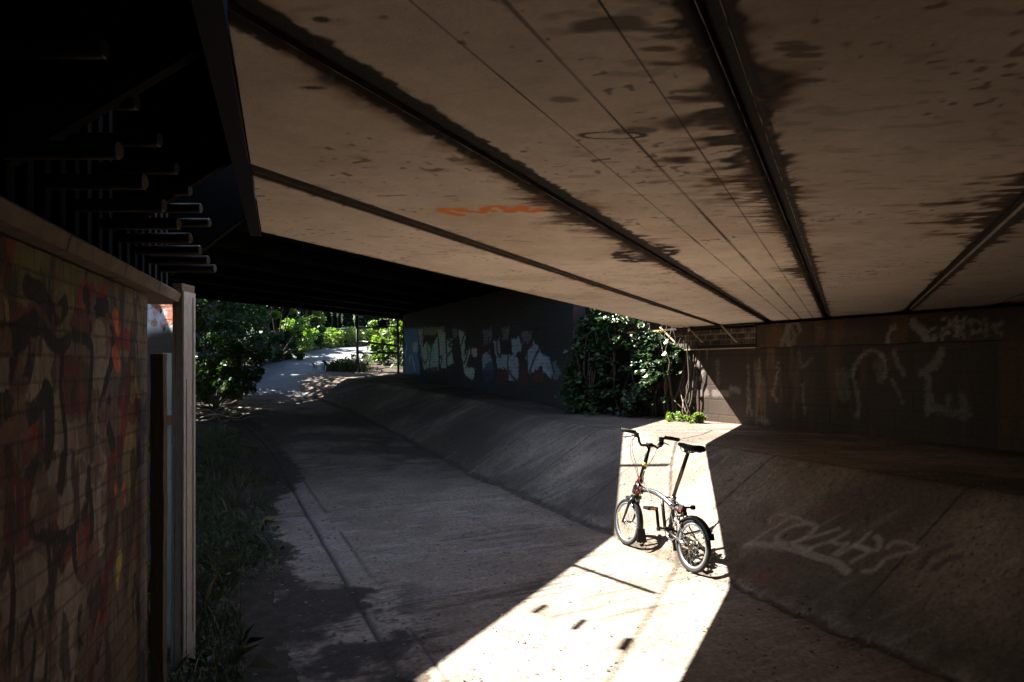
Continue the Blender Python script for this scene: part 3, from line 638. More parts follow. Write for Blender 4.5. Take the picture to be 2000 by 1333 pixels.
for k in range(70):                                    # paint runs
    s_, z_ = random.uniform(-.9, 1.5), random.uniform(.5, 1.85); L_ = random.uniform(.05, .35)
    C = stroke(C, SL, ZL, [(s_, z_), (s_ + .004, z_ - L_)], random.uniform(.003, .008), random.choice([blk, mar, (.34, .27, .2), olive]), soft=.002, k=.7)
C *= (.62 + .75 * fbm(SL * 26, ZL * 2.2, 136, 4))[..., None]
C = mixc(C, .85 * sstep(.585, .63, fbm(SL * 8, ZL * 9, 236, 5)), (.15, .085, .055))
C = mixc(C, .8 * sstep(.60, .64, fbm(SL * 11 + 4, ZL * 5, 237, 5)), (.035, .026, .02))
grid('brick_face', np.stack([SL, .004 * (fbm(SL * 9, ZL * 9, 137) - .5), ZL], -1), brick_mat('graffiti_brick', 'paint', mortar=.006, mdark=.62, bump=.8, spread=.16), lw, colors=C)
m_brick_d = mat('dark_brick', (.035, .022, .017), .9, noise=.4, nscale=20, bump=.5)
MB().box((-19.235, .19, .94), (41.53, .36, 1.98)).build('wall_core', m_brick_d, lw)
led = MB()
edges = [-40, -8, -4, -1.9, -.95, -.28, .31, .92, 1.50, 2.15]
for a, b in zip(edges[:-1], edges[1:]):
    led.prism([(a + .004, -.05, 1.942), (a + .004, -.062, 1.985), (a + .004, -.03, 2.008), (a + .004, .34, 2.008), (a + .004, .34, 1.942)], (b - a - .008, 0, 0))
led.build('stone_ledge', mat('ledge_stone', (.14, .10, .07), .85, noise=.45, nscale=16, bump=.6, bscale=50), lw)
for s_, y_, z_ in ((1.56, .05, 1.86), (1.555, .04, 1.78), (1.56, .09, 1.62), (1.55, .05, 1.55), (1.553, .06, 1.40)):    # broken end bricks
    MB().box((s_, y_ + .05, z_), (.05, .10, .066)).build('end_brick', m_brick_d, lw)

# ================================================================== FAR BRIDGE, ITS ABUTMENT, WING WALLS
m_void = mat('sooty_girder_paint', (.004, .0037, .0035), .95, spec=.02)
fb = tag(empty('railway_girder_bridge', (0, 0, 3.25), rotB), 'black girder bridge spanning the dark middle of the underpass', 'bridge')
nE, nF = -2.00 - .77 * 4.0 + .0, -13.98
MB().box(((nE + nF) / 2, 6.5, .55), (nE - nF - .1, 36, .3)).build('deck', m_void, fb)
for k in range(8):
    u = nE - .16 + (nF - nE + .32) * k / 7
    g = MB(); g.box((u, 6.5, .0 + .012), (.30, 36, .024)); g.box((u, 6.5, .212), (.02, 36, .372)); g.build('girder', m_void, fb)
for u in (nE - .01, nF + .01): MB().box((u, 6.5, .575), (.02, 36.2, .35)).build('parapet', m_void, fb)
MB().box(((nE + nF) / 2, -9.5, -1.7), (nE - nF - .5, .6, 3.4)).build('pier', m_void, fb)
A0 = np.array([.70, 13.4]); tA = np.array([-.412, .9112]); rotA = math.atan2(tA[1], tA[0])
gw = tag(empty('graffiti_wall', (A0[0], A0[1], 0), rotA), 'brick abutment wall with pale teal and blue graffiti lettering in the shade', 'wall')
sa = np.arange(-.9, 10.05, .025); za = np.arange(.5, 3.3, .025); SA, ZA_ = np.meshgrid(sa, za, indexing='ij')
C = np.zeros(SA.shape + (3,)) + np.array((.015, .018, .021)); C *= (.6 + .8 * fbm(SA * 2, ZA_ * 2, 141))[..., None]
GZ = ((780, 620), 6.25)
def a_pts(pts, sm=False):
    p = [on_wall(GZ[0][0] + x / GZ[1], GZ[0][1] + y / GZ[1], A0, tA) for x, y in pts]; return smooth_line(p) if sm else np.array(p)
teal = (.27, .35, .33); blu = (.07, .18, .30); pblu = (.20, .26, .36); dk = (.012, .014, .018); wine = (.055, .014, .018); navy = (.02, .03, .08)
C = fillp(C, SA, ZA_, a_pts([(60, 140), (240, 130), (250, 700), (60, 690)]), blu, .85, .1)
for q in ([(160, 310), (230, 310), (230, 420), (165, 420)], [(235, 150), (300, 150), (280, 380), (330, 300), (370, 340), (350, 620), (300, 640), (260, 460)], [(370, 380), (470, 230), (480, 640), (340, 660)], [(470, 150), (560, 180), (575, 620), (500, 620)], [(570, 260), (650, 260), (640, 420), (660, 560), (590, 600)], [(720, 160), (810, 200), (790, 480), (860, 350), (870, 420), (820, 600), (930, 620), (900, 780), (800, 700), (760, 500)], [(880, 370), (950, 370), (950, 490), (880, 480)]):
    C = fillp(C, SA, ZA_, a_pts(q), teal, .85, .08)
C = fillp(C, SA, ZA_, a_pts([(240, 120), (560, 120), (540, 220), (260, 220)]), (.16, .22, .12), .6, .1)
C = fillp(C, SA, ZA_, a_pts([(370, 380), (430, 370), (420, 500), (370, 500)]), (.10, .30, .38), .8, .06)
for q in ([(1010, 460), (1100, 400), (1150, 640), (1010, 640)], [(1150, 300), (1230, 260), (1240, 460), (1450, 480), (1460, 780), (1340, 760), (1330, 640), (1200, 620)], [(1370, 260), (1460, 240), (1500, 400), (1380, 480)], [(1540, 460), (1640, 300), (1760, 460), (1700, 620), (1570, 700)], [(1720, 430), (1830, 480), (1890, 640), (1850, 740), (1740, 650)]):
    C = fillp(C, SA, ZA_, a_pts(q), pblu, .8, .08)
for q, col in (([(1010, 640), (1110, 520), (1180, 640), (1140, 760), (1030, 800)], navy), ([(1200, 640), (1330, 640), (1340, 820), (1180, 820)], wine), ([(1480, 640), (1560, 640), (1560, 820), (1470, 820)], wine), ([(1640, 700), (1700, 620), (1760, 700), (1750, 800), (1640, 800)], (.07, .018, .012)), ([(980, 300), (1050, 280), (1040, 440), (960, 460)], wine), ([(1570, 320), (1640, 330), (1600, 390)], (.09, .015, .015))):
    C = fillp(C, SA, ZA_, a_pts(q), col, .85, .08)
for q in ([(1010, 150), (1130, 130), (1120, 300), (1030, 330)], [(1250, 140), (1340, 130), (1330, 260), (1260, 280)], [(1480, 160), (1620, 180), (1600, 300), (1500, 320)], [(1780, 560), (1900, 540), (1990, 700), (1880, 780)], [(640, 140), (720, 150), (700, 260), (650, 250)]):
    C = fillp(C, SA, ZA_, a_pts(q), (.09, .12, .15), .75, .12)
for pts in ([(300, 150), (270, 300), (260, 430), (310, 560), (350, 470), (340, 330), (380, 320)], [(240, 240), (230, 420), (250, 560)], [(370, 640), (380, 430), (440, 240), (470, 230), (490, 420), (480, 480), (520, 500), (500, 620)], [(560, 140), (575, 300), (580, 640)], [(585, 270), (650, 300), (600, 340), (650, 380), (590, 470)], [(720, 140), (710, 400), (730, 560)], [(800, 190), (740, 420), (790, 560), (860, 350), (880, 480), (950, 490), (950, 370), (870, 360)], [(820, 600), (870, 470), (920, 640)], [(340, 640), (460, 620)], [(1190, 290), (1200, 440), (1240, 470), (1230, 300)], [(1090, 260), (1080, 420), (1150, 470), (1180, 640)], [(1330, 470), (1330, 640), (1440, 780), (1470, 600), (1450, 470)], [(1500, 380), (1480, 640)], [(1560, 440), (1570, 700), (1640, 520), (1700, 400)], [(1760, 440), (1830, 480), (1890, 680)]):
    C = stroke(C, SA, ZA_, a_pts(pts, True), .075, dk, soft=.02, k=.9, wob=.03)
for pts in ([(130, 470), (120, 560)], [(155, 480), (190, 650)], [(90, 350), (70, 470)]):
    C = stroke(C, SA, ZA_, a_pts(pts, True), .05, (.42, .5, .56), soft=.02, k=.9)
C = mixc(C, sstep(2.7, 3.0, ZA_) * .9, (.010, .009, .008))  # wall top painted towards black, as the shade under the girders
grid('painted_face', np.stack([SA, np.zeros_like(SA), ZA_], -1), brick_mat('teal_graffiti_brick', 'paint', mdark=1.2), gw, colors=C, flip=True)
MB().box((4.57, -.31, 1.88), (10.9, .60, 2.75)).build('wall_core', m_brick_d, gw)
# wing wall between the two bridges, under the ivy
ww = tag(MB().box((0, 0, 0), (1.9, .4, 3.4)).build('wing_wall', mat('black_brick', (.016, .012, .010), .95, noise=.4, spec=.1)), 'dark brick wing wall hidden behind the ivy between the two bridges', 'wall')
ww.location = (1.95, 12.75, 2.0); ww.rotation_euler = (0, 0, R(-14))
# left wing wall: flaking white paint over brick
sv = np.arange(0, 1.6, .008); zv = np.arange(.0, 2.045, .01); SV, ZV = np.meshgrid(sv, zv, indexing='ij')
C = np.zeros(SV.shape + (3,)) + np.array((.74, .74, .78)); C *= (.85 + .25 * fbm(SV * 6, ZV * 6, 151))[..., None]
pe = fbm(SV * 5.5, ZV * 5.5, 152, 5)
C = mixc(C, sstep(.515, .53, pe), (.07, .065, .085)); C = mixc(C, sstep(.53, .54, fbm(SV * 7 + 5, ZV * 9, 153, 5)) * sstep(2.15, 1.75, ZV), (.55, .17, .08))
C = mixc(C, sstep(1.88, 1.80, ZV + .05 * vn(SV * 20, ZV, 154)), (.016, .013, .012))  # lower wall painted near black for the shaded gap by the posts
lwv = tag(empty('whitewashed_wall', (-1.83, 3.93, 0), R(143)), 'brick wall with flaking white paint seen behind the wooden post', 'wall')
grid('flaking_face', np.stack([SV, np.full_like(SV, .0), ZV], -1), brick_mat('flaking_white_brick', 'paint', mdark=.8), lwv, colors=C, flip=True)
MB().box((.795, -.042, 1.015), (1.58, .075, 2.025)).build('wall_core', m_brick_d, lwv)
# ================================================================== POSTS, RAILS, BARRIER
def wood(name, c): return mat(name, c, .85, noise=.45, nscale=30, bump=.7, bscale=40, stretch=(6, 6, .6), spec=.2)
m_wood = wood('weathered_timber', (.17, .14, .11)); m_wood_d = wood('dark_timber', (.085, .07, .06))
def splitpost(name, x, y, z0_, z1_, w, d, m, top=None, seed=1, lean=(0, 0), n=40):
    """weathered rectangular post: ragged faces and slightly wandering width"""
    rg = random.Random(seed); mb_ = MB(); prof = [(-.5, -.5), (-.17, -.5), (-.15, -.42), (-.12, -.5), (.2, -.5), (.5, -.5), (.5, .5), (-.5, .5)]
    vs = []; k = len(prof); ph = rg.random() * 6
    for i in range(n + 1):
        t = i / n; z = z0_ + (z1_ - z0_) * t
        q = 1 + .05 * math.sin(t * 9 + ph) + .03 * math.sin(t * 31 + ph)
        if top and t > top: q *= 1 - .75 * ((t - top) / (1 - top)) ** 2
        for (a, b) in prof: vs.append((x + lean[0] * t + a * w * q + rg.uniform(-.0015, .0015), y + lean[1] * t + b * d, z))
    fs = [(i * k + j, i * k + (j + 1) % k, (i + 1) * k + (j + 1) % k, (i + 1) * k + j) for i in range(n) for j in range(k)]
    fs += [tuple(n * k + j for j in range(k)), tuple(reversed(range(k)))]
    mb_.add(vs, fs); return mb_.build(name, m)
def at(px, Y): return (px - 1000) / F * Y
zg = lambda x, y: float(gz(x, y))
Yp = 3.72
o = splitpost('timber_post', at(355, Yp), Yp, -.1, 1.61 + (718 - 556) / F * Yp,   .05, .145, m_wood, seed=3, lean=(.006, .01)); f_ = MB(); xr_ = at(355, Yp) + .031; f_.box((xr_ + .003, Yp + .008, .95), (.008, .135, 2.1)); f_.box((xr_ + .0095, Yp + .045, 1.1), (.008, .012, 1.75)); f_.box((xr_ + .0085, Yp - .03, .8), (.006, .008, 1.5)); f_.build('skylit_face', wood('skylit_timber', (.44, .445, .45)), o); tag(o, 'tall weathered timber post reaching up to the ledge, with skylight painted on its right side', 'post')  # pale boards put the skylight on the post's right side into colour
Yr = 3.1
o3 = splitpost('fence_post', at(310, Yr), Yr, -.1, 1.61 + (718 - 692) / F * Yr, .056, .035, wood('brown_fence_timber', (.14, .115, .095)), seed=8); tag(o3, 'dark brown fence post between the brick wall and the tall posts', 'post')
Ys = 3.84
mg = mat('galvanised_sheet', (.20, .225, .22), .5, metal=.5, noise=.25, nscale=14)
s_ = tag(empty('galvanised_post', (at(331, Ys), Ys, 0)), 'grey galvanised channel post seen through the slot between the timber posts', 'post')
m = MB(); zt = 1.61 + (718 - 690) / F * Ys
m.box((0, 0, zt / 2), (.075, .006, zt)); m.box((-.036, .022, zt / 2), (.005, .04, zt)); m.box((.036, .022, zt / 2), (.005, .04, zt)); m.build('channel', mg, s_)
m = MB(); m.box((-.01, -.03, 1.33), (.06, .05, .05)); m.build('bracket', mat('rusty_bracket', (.12, .05, .035), .8, noise=.4), s_)
# tube barrier at the end of the apron
m_tube = mat('dark_barrier_paint', (.03, .034, .036), .45, noise=.4, nscale=30, spec=.6)
xb0, yb0 = -4.73, 22.0; xb1, yb1 = -3.50, 22.0
br = tag(empty('tube_barrier', (xb0, yb0, zg(xb0, yb0))), 'dark tube barrier with three cross rails beside the far graffiti wall', 'barrier')
hz = zg(xb0, yb0); zz = lambda py, Y=22.0: 1.61 + (718 - py) / F * Y - hz
MB().tube([(0, 0, -.1), (-.03, 0, zz(617))], .042, 12).build('post', m_tube, br)
m = MB(); m.ring((-.03, 0, zz(616)), (0, 0, 1), .05, [(-.05, -.02), (.01, -.02), (.01, .02), (-.05, .02)], 16); m.build('post_cap', mat('pale_cap', (.4, .42, .42), .4, metal=.6), br)
MB().tube([(1.23, .1, -.2), (1.20, .1, zz(622))], .036, 12).build('post', m_tube, br)
for pa, pb, r_ in ((641, 637, .022), (667, 676, .036), (689, 690, .034)): MB().tube([(-.02, 0, zz(pa)), (1.21, .1, zz(pb))], r_, 10).build('rail', m_tube, br)
# handrail on the outer side of the ramp
hr = [(-9.0, 29.0, 655), (-8.7, 31.3, 650), (-8.25, 33.5, 643), (-7.6, 35, 640), (-6.6, 36, 639)]
hrp = [((x), (y), 1.61 + (718 - q) / F * y) for x, y, q in hr]
h_ = tag(empty('ramp_handrail', (hr[0][0], hr[0][1], 0)), 'thin grey handrail rising along the weeds at the far ramp', 'handrail')
ox, oy = hr[0][:2]
MB().tube([(p[0] - ox, p[1] - oy, p[2]) for p in hrp], .030, 8).build('rail', mat('handrail_grey', (.25, .27, .29), .4, metal=.4), h_)
for p in hrp: MB().tube([(p[0] - ox, p[1] - oy, zg(p[0], p[1]) - .1), (p[0] - ox, p[1] - oy, p[2])], .03, 8).build('post', m_tube, h_)
# scaffold board under the end of the deck
xa, ya = on_level(1233, 635, 2.30); 
bd = MB(); bd.bar((2.02, 12.3, 2.20), (2.52, 11.85, 2.205), .20, .036); o = bd.build('scaffold_board', mat('yellowed_board', (.55, .38, .12), .8, noise=.3, nscale=20)); tag(o, 'short yellowish board lying under the deck end beside the ivy', 'board')

# ---- cable and bars crossing the slot, plus an unseen wire added for dash shadows
m_cab = mat('black_cable', (.03, .03, .03), .6)
def lift(px, py, h):
    """point at height h whose sun shadow falls where the photograph shows it on the floor"""
    X, Y = on_ground(px, py); g = zg(X, Y); return Vector((X - SUN[0] * (h - g), Y - SUN[1] * (h - g), h))
HC = 3.9
for i, (a, b, lab) in enumerate((((1118, 1104), (1281, 1161), 'dark crossbar over the slot nearest the camera'), ((1196, 911), (1306, 910), 'dark crossbar over the slot farther along, above the bicycle'))):
    A_, B_ = lift(*a, HC), lift(*b, HC); A2 = A_ + (A_ - B_).normalized() * .5
    m = MB(); m.bar(A2, B_, .042, .042); o = m.build('crossbar', m_steel); tag(o, lab, 'bar', 'crossbars over the slot')
pts = [lift(*q, HC + .05) for q in ((1150, 1400), (1215, 1290), (1292, 1165), (1308, 1000), (1312, 905), (1372, 850))]
d_ = (pts[-1] - pts[0]); 
m = MB(); m.tube([pts[0] - d_ * .4, pts[0]] + [p for p in pts[1:-1]] + [pts[-1], pts[-1] + d_ * .12], .009, 8); o = m.build('service_cable', m_cab); tag(o, 'service cable strung lengthwise over the sunlit slot', 'cable')
tags = [((1043, 1200), (1068, 1183)), ((1121, 1233), (1143, 1212)), ((1213, 1272), (1230, 1248))]
hg = tag(empty('shadow_wire', tuple(lift(1132, 1222, HC))), 'thin unseen wire with three plates added to cast dash shadows', 'wire'); base = lift(1132, 1222, HC)
a0, a1 = lift(980, 1168, HC) - base, lift(1262, 1278, HC) - base
m = MB(); m.tube([a0 + (a0 - a1) * .5, a0, a1, a1 + (a1 - a0) * .3], .003, 6); m.build('wire', m_cab, hg)
for a, b in tags: m = MB(); m.bar(lift(*a, HC) - base, lift(*b, HC) - base, .045, .02); m.build('clamp', m_steel, hg)  # plates shaped and added to cast three short dash shadows on the floor

# ================================================================== VEGETATION
m_ivy = leaf_mat('ivy_leaf', (.002, .005, .0015), (.038, .085, .022), rough=.36, trans=.10, spec=.4)
m_bush = leaf_mat('bush_leaf', (.014, .034, .009), (.045, .085, .018), trans=.25)
m_bush2 = leaf_mat('lime_leaf', (.07, .13, .022), (.15, .20, .04), trans=.42)
m_tree = leaf_mat('tree_leaf', (.010, .022, .007), (.03, .05, .013), trans=.15)
m_grass = leaf_mat('grass_blade', (.022, .042, .012), (.07, .075, .03), trans=.2)
m_dead = mat('dead_stem', (.16, .12, .075), .9, noise=.3)
m_bark = mat('bark', (.06, .048, .036), .95, noise=.5, nscale=20, bump=.8)
def leaf_mesh(name, P, size, m, parent=None, up=.5, seed=0, shape='leaf', facing=None, aspect=.55, var=.35):
    r = np.random.default_rng(seed); k = len(P); P = np.asarray(P, float)
    n = r.normal(size=(k, 3)); n[:, 2] = np.abs(n[:, 2]) + up
    if facing is not None: n += np.asarray(facing) * 1.6
    n /= np.linalg.norm(n, axis=1)[:, None]
    a = r.normal(size=(k, 3)); a -= (a * n).sum(1)[:, None] * n; a /= np.linalg.norm(a, axis=1)[:, None]; b = np.cross(n, a)
    s = (size * (1 + var * r.normal(size=k)).clip(.4, 1.8))[:, None]
    if shape == 'ivy':
        out = [(-.45, 0, 0), (-.30, .42, .02), (.10, .30, .06), (.60, 0, -.06), (.10, -.30, .06), (-.30, -.42, .02)]
    elif shape == 'blade':
        out = [(0, -.5, 0), (.5, -.3, .0), (1, 0, 0), (.5, .3, 0)]
    else:
        out = [(-.5, 0, 0), (-.05, aspect * .5, .07), (.55, 0, -.05), (-.05, -aspect * .5, .07)]
    q = len(out); V = np.empty((k, q, 3))
    for i, (x, y, z) in enumerate(out): V[:, i] = P + s * (a * x + b * y + n * z)
    o = raw_mesh(name, V.reshape(-1, 3), np.arange(k * q), q, m, parent)
    at_ = o.data.attributes.new('tint', 'FLOAT', 'POINT'); at_.data.foreach_set('value', np.repeat(r.random(k), q).astype(np.float32)); return o
def clumps(centres, radii, per, seed, squash=.8):
    r = np.random.default_rng(seed); out = []
    for c, rad in zip(centres, radii):
        d = r.normal(size=(per, 3)); d /= np.linalg.norm(d, axis=1)[:, None]; q = rad * r.random(per) ** .45
        p = np.array(c) + d * q[:, None] * np.array([1, 1, squash]); out.append(p)
    return np.vstack(out)
def stems(name, base, tips, r0, m, parent):
    mb_ = MB(); rg = random.Random(len(tips))
    for t in tips:
        b = Vector(base); e = Vector(t); mid = b.lerp(e, .5) + Vector((rg.uniform(-.1, .1), rg.uniform(-.1, .1), .1)) * (e - b).length * .4
        mb_.tube([b, b.lerp(mid, .55), mid, mid.lerp(e, .5), e], [r0, r0 * .8, r0 * .55, r0 * .35, r0 * .15], 6)
    return mb_.build(name, m, parent)
def tree(name, label, x, y, h, spread_, n, per, leaf, seed, z0c=.35, cat='tree', group='trees beyond the bridges', mt=None, gap=.28, trunk=.13):
    rg = random.Random(seed); g = zg(x, y); t = tag(empty(name, (x, y, g)), label, cat, group)
    top = h * .6; tp = [(0, 0, -.2), (.05, .03, h * .25), (rg.uniform(-.2, .2), rg.uniform(-.2, .2), h * .5), (rg.uniform(-.4, .4), rg.uniform(-.4, .4), h * .85)]
    cs = []; rs = []
    for i in range(n):
        f = rg.random(); zc = h * (z0c + (1 - z0c) * f * .95); wmax = spread_ * math.sqrt(max(.08, 1 - (abs(f - .42) / .62) ** 2))
        a = rg.uniform(0, 6.283); q = wmax * math.sqrt(rg.random()); cs.append((q * math.cos(a), q * math.sin(a), zc)); rs.append(spread_ * rg.uniform(.16, gap))
    mb_ = MB(); mb_.tube(tp, [trunk, trunk * .8, trunk * .6, trunk * .2], 9)
    for c in cs[::2]:
        k = rg.uniform(.2, .8); b = Vector(tp[1]).lerp(Vector(tp[3]), k); e = Vector(c); mb_.tube([b, b.lerp(e, .5) + Vector((0, 0, .12)), e], [trunk * .4, trunk * .22, trunk * .07], 6)
    mb_.build('trunk', m_bark, t)
    leaf_mesh('crown', clumps(cs, rs, per, seed), leaf, mt or m_tree, t, seed=seed); return t
# canopy on the sunny side: breaks the sun into dapples on the ramp
def shade_pos(X, Y, h): return (X - SUN[0] * h, Y - SUN[1] * h)
for i, (X, Y, h, sp, n, lab) in enumerate(((-6.3, 18.5, 8.2, 2.7, 30, 'tall tree shading the near end of the ramp'), (-7.2, 22.5, 8.6, 2.9, 30, 'tall tree shading the middle of the ramp'), (-5.2, 22.5, 9.6, 2.4, 22, 'slender tree standing behind the ramp shade trees'),
                                     (-8.3, 17.5, 7.0, 2.5, 30, 'leafy tree shading the near bushes'), (-9.6, 21.5, 8.0, 2.8, 30, 'leafy tree shading the bushes half way up the ramp'))):
    x, y = shade_pos(X, Y, h * .68); tree('shade_tree', lab, x, y, h, sp, n, 210, .15, 200 + i, group='shade trees left of the ramp')
# dark wood closing the view
for i, (px, Y, h, sp, lab) in enumerate(((330, 30, 7.5, 3.2, 'dark tree at the far left edge of the wood'), (330, 35, 8, 3.4, 'dark tree behind the left bushes'), (500, 47, 9.5, 4.0, 'dark tree left of the handrail'), (600, 42, 8.5, 3.6, 'dark tree above the ramp weeds'),
                                   (680, 44, 9, 3.8, 'dark tree directly behind the tube barrier post'), (760, 46, 9, 3.8, 'dark tree behind the right end of the handrail'), (850, 44, 9, 4, 'dark tree behind the graffiti wall'), (240, 24, 7, 3, 'dark tree beyond the whitewashed wall'),
                                   (560, 52, 15, 6, 'big dark tree deepest in the wood'), (730, 56, 15, 6, 'big dark tree deepest in the wood on the right'), (400, 48, 15, 6, 'big dark tree deepest in the wood on the left'), (470, 44, 12, 4.5, 'tall dark tree between the left trees'), (640, 50, 14, 5, 'tall dark tree behind the flower spikes'), (300, 38, 12, 4.5, 'tall dark tree far behind the whitewashed wall'))):
    tree('wood_tree', lab, at(px, Y), Y, h * 1.25, sp, 46, 300, .30, 300 + i, z0c=.04, mt=m_tree, gap=.36, group='dark trees closing the view')
def shrub(name, label, x, y, h, w, n, per, leaf, seed, mt, group=None, z_lo=.12, cat='shrub'):
    rg = random.Random(seed); g = zg(x, y); t = tag(empty(name, (x, y, g)), label, cat, group); cs = []; rs = []
    for i in range(n):
        f = rg.random(); a = rg.uniform(0, 6.283); q = w * math.sqrt(rg.random()) * (1 - .45 * f)
        cs.append((q * math.cos(a), q * math.sin(a), h * (z_lo + (1 - z_lo) * f))); rs.append(rg.uniform(.16, .34) * min(w, h) * .8)
    stems('stems', (0, 0, -.05), [c for c in cs[::2]], .02 + .006 * h, m_bark, t)
    leaf_mesh('foliage', clumps(cs, rs, per, seed, .85), leaf, mt, t, seed=seed); return t
for i, (px, Y, h, w, lf, mt, lab) in enumerate((
        (395, 18.5, 2.7, 1.3, .13, m_bush, 'dark bush just right of the grey timber post'), (440, 21, 2.9, 1.4, .13, m_bush, 'leafy bush with sunlit tips left of the path'), (500, 23.5, 3.0, 1.5, .13, m_bush, 'dense dark bush half way along the path edge'),
        (470, 17.6, 1.3, .9, .11, m_bush, 'low dark bush at the near path edge'), (420, 16.2, 1.0, .8, .10, m_bush, 'low shaded bush above the dead twigs'), (545, 26, 3.0, 1.3, .14, m_bush2, 'bright leafed bush before the handrail'),
        (590, 29.5, 3.1, 1.0, .14, m_bush2, 'bright broad leaved bush beside the handrail start'), (600, 27.8, 1.3, .9, .13, m_bush, 'low bush at the bend of the path'), (545, 24.6, 1.0, .8, .12, m_bush, 'knee high bush at the left path edge'), (300, 15.5, 2.2, 1.3, .12, m_bush, 'shaded bush hidden behind the timber posts'), (180, 17, 2.6, 1.5, .12, m_bush, 'wide bush out to the left behind the brick wall'),
        (765, 28.5, 2.6, 1.1, .13, m_bush2, 'pale green bush behind the barrier'), (745, 25.4, .8, .6, .11, m_bush2, 'low leafy bush at the barrier foot'), (779, 25.0, 1.5, .45, .11, m_bush2, 'upright bush beside the end of the graffiti wall'))):  # brighter leaf on the three barrier bushes stands in for sunlight
    shrub('path_bush', lab, at(px, Y), Y, h, w, 22, 150, lf, 400 + i, mt, 'bushes along the far path')
# tall sunlit weeds on the outer bank of the ramp
rg = random.Random(9)
bank_pts = []
for i in range(64):
    f = i / 63; px = 590 + 190 * f + rg.uniform(-6, 6); Y = 28.5 + 6.5 * min(1, f * 1.5) - 4 * max(0, f - .7) + rg.uniform(-.6, .9)
    bank_pts.append((at(px, Y), Y))
for i, (x, y) in enumerate(bank_pts):
    h = rg.uniform(.5, .85); t = tag(empty('tall_weed', (x, y, zg(x, y))), 'tall yellow green weed on the sunny bank behind the ramp', 'plant', 'tall weeds along the ramp')
    if i == 0:
        src = t; P = []
        for s_ in range(5):
            bx, by = rg.uniform(-.16, .16), rg.uniform(-.16, .16)
            for k in range(15):
                z = .12 + k / 15 * .95; P.append((bx * (1 + z * .5) + rg.uniform(-.09, .09), by * (1 + z * .5) + rg.uniform(-.09, .09), z))
        st = stems('stem', (0, 0, 0), [(rg.uniform(-.2, .2), rg.uniform(-.2, .2), 1) for _ in range(5)], .008, m_dead, t)
        lf = leaf_mesh('foliage', P, .17, m_bush2, t, seed=77, up=.8)
        P2 = [(p[0] * 1.2, p[1] * .8, p[2] * .9) for p in P[::-1]]; alt = leaf_mesh('foliage', P2, .15, m_bush2, None, seed=78, up=.8); alt_me = alt.data; bpy.data.objects.remove(alt)
    else:
        for ch in (st, lf):
            c = ch.copy(); COL.objects.link(c); c.parent = t
            if ch is lf and i % 2: c.data = alt_me
    t.rotation_euler.z = rg.uniform(0, 6.28); t.scale = (1, 1, h)
# pale flower spikes standing above the weeds
for px, Y, hh in ((648, 33, 1.75), (659, 33.4, 1.7), (668, 33.2, 1.55), (692, 33.8, 1.5)):
    x = at(px, Y); t = tag(empty('flower_spike', (x, Y, zg(x, Y))), 'pale flower spike rising above the handrail', 'plant', 'pale flower spikes above the handrail')
    MB().tube([(0, 0, 0), (.02, 0, hh)], .008, 5).build('stem', m_dead, t)
    P = np.array([(rg.uniform(-.035, .035), rg.uniform(-.035, .035), hh - .42 * k / 60) for k in range(60)]); leaf_mesh('flowers', P, .06, leaf_mat('pale_petal', (.5, .48, .42), (.7, .68, .6)) if px == 648 else bpy.data.materials['pale_petal'], t, seed=px)
# undergrowth covering the banks round the path
rq = np.random.default_rng(91); n = 52000; X_ = rq.uniform(-22, 0, n); Y_ = rq.uniform(9, 42, n)
dmin = np.min(np.hypot(X_[:, None] - pc[None, ::3, 0], Y_[:, None] - pc[None, ::3, 1]), 1); d_, t_ = dt(X_, Y_)
ok = (dmin > 1.42) & ((t_ > 22.4 + .5 * rq.random(n)) | (d_ + .02 * np.clip(t_ - 11, 0, 11) ** 2 < -4.6 - .6 * rq.random(n))) & (fbm(X_ * 1.1, Y_ * 1.1, 92) > .40)
Z_ = verge_z(X_, Y_) + .03 + rq.random(n) ** 1.6 * .55 * sstep(1.2, 2.2, dmin) + .03
tag(leaf_mesh('undergrowth', np.stack([X_, Y_, Z_], -1)[ok], .14, m_bush, seed=93, up=1.0), 'low leafy undergrowth covering the banks beside the far path', 'undergrowth', kind='stuff')
# grass tufts and verge
def blades(name, pts, hts, m, seed, parent=None, w=.006, lean=.45):
    r = np.random.default_rng(seed); k = len(pts); P = np.asarray(pts, float); h = np.asarray(hts)[:, None]
    a = r.uniform(0, 6.283, k); dx = np.stack([np.cos(a), np.sin(a), 0 * a], -1); l = np.abs(r.normal(0, lean, k))[:, None]
    b = r.uniform(0, 6.283, k); sd = np.stack([np.cos(b), np.sin(b), 0 * b], -1) * w
    up = np.array([0, 0, 1.])
    m1 = P + up * h * .55 + dx * h * l * .35; tp = P + up * h * (1 - .3 * l) + dx * h * l
    V = np.stack([P - sd, P + sd, m1 + sd * .8, tp, m1 - sd * .8], 1)
    o = raw_mesh(name, V.reshape(-1, 3), np.arange(k * 5), 5, m, parent)
    at_ = o.data.attributes.new('tint', 'FLOAT', 'POINT'); at_.data.foreach_set('value', np.repeat(r.random(k), 5).astype(np.float32)); return o
r = np.random.default_rng(21)
NG = 60000; T_ = 2.6 + 12.5 * r.random(NG) ** 1.5; D_ = -2.75 - 2.7 * r.random(NG)
e_ = -3.0 + .35 * (fbm(T_ * 1.6, T_ * 0 + 7, 26) - .5) * 2 + .25 * np.clip((T_ - 8) / 3, 0, 1)
X_, Y_ = xy(D_, T_); dens = fbm(X_ * 2.2, Y_ * 2.2, 61)
dthr = np.where(T_ < 5.4, -3.35, e_)
ok = (D_ < dthr) & (dens > .38 + .22 * sstep(-3.6, -3.0, D_) * r.random(NG)) & (X_ / Y_ > -.62)
P = np.stack([X_, Y_, verge_z(X_, Y_)], -1)[ok]
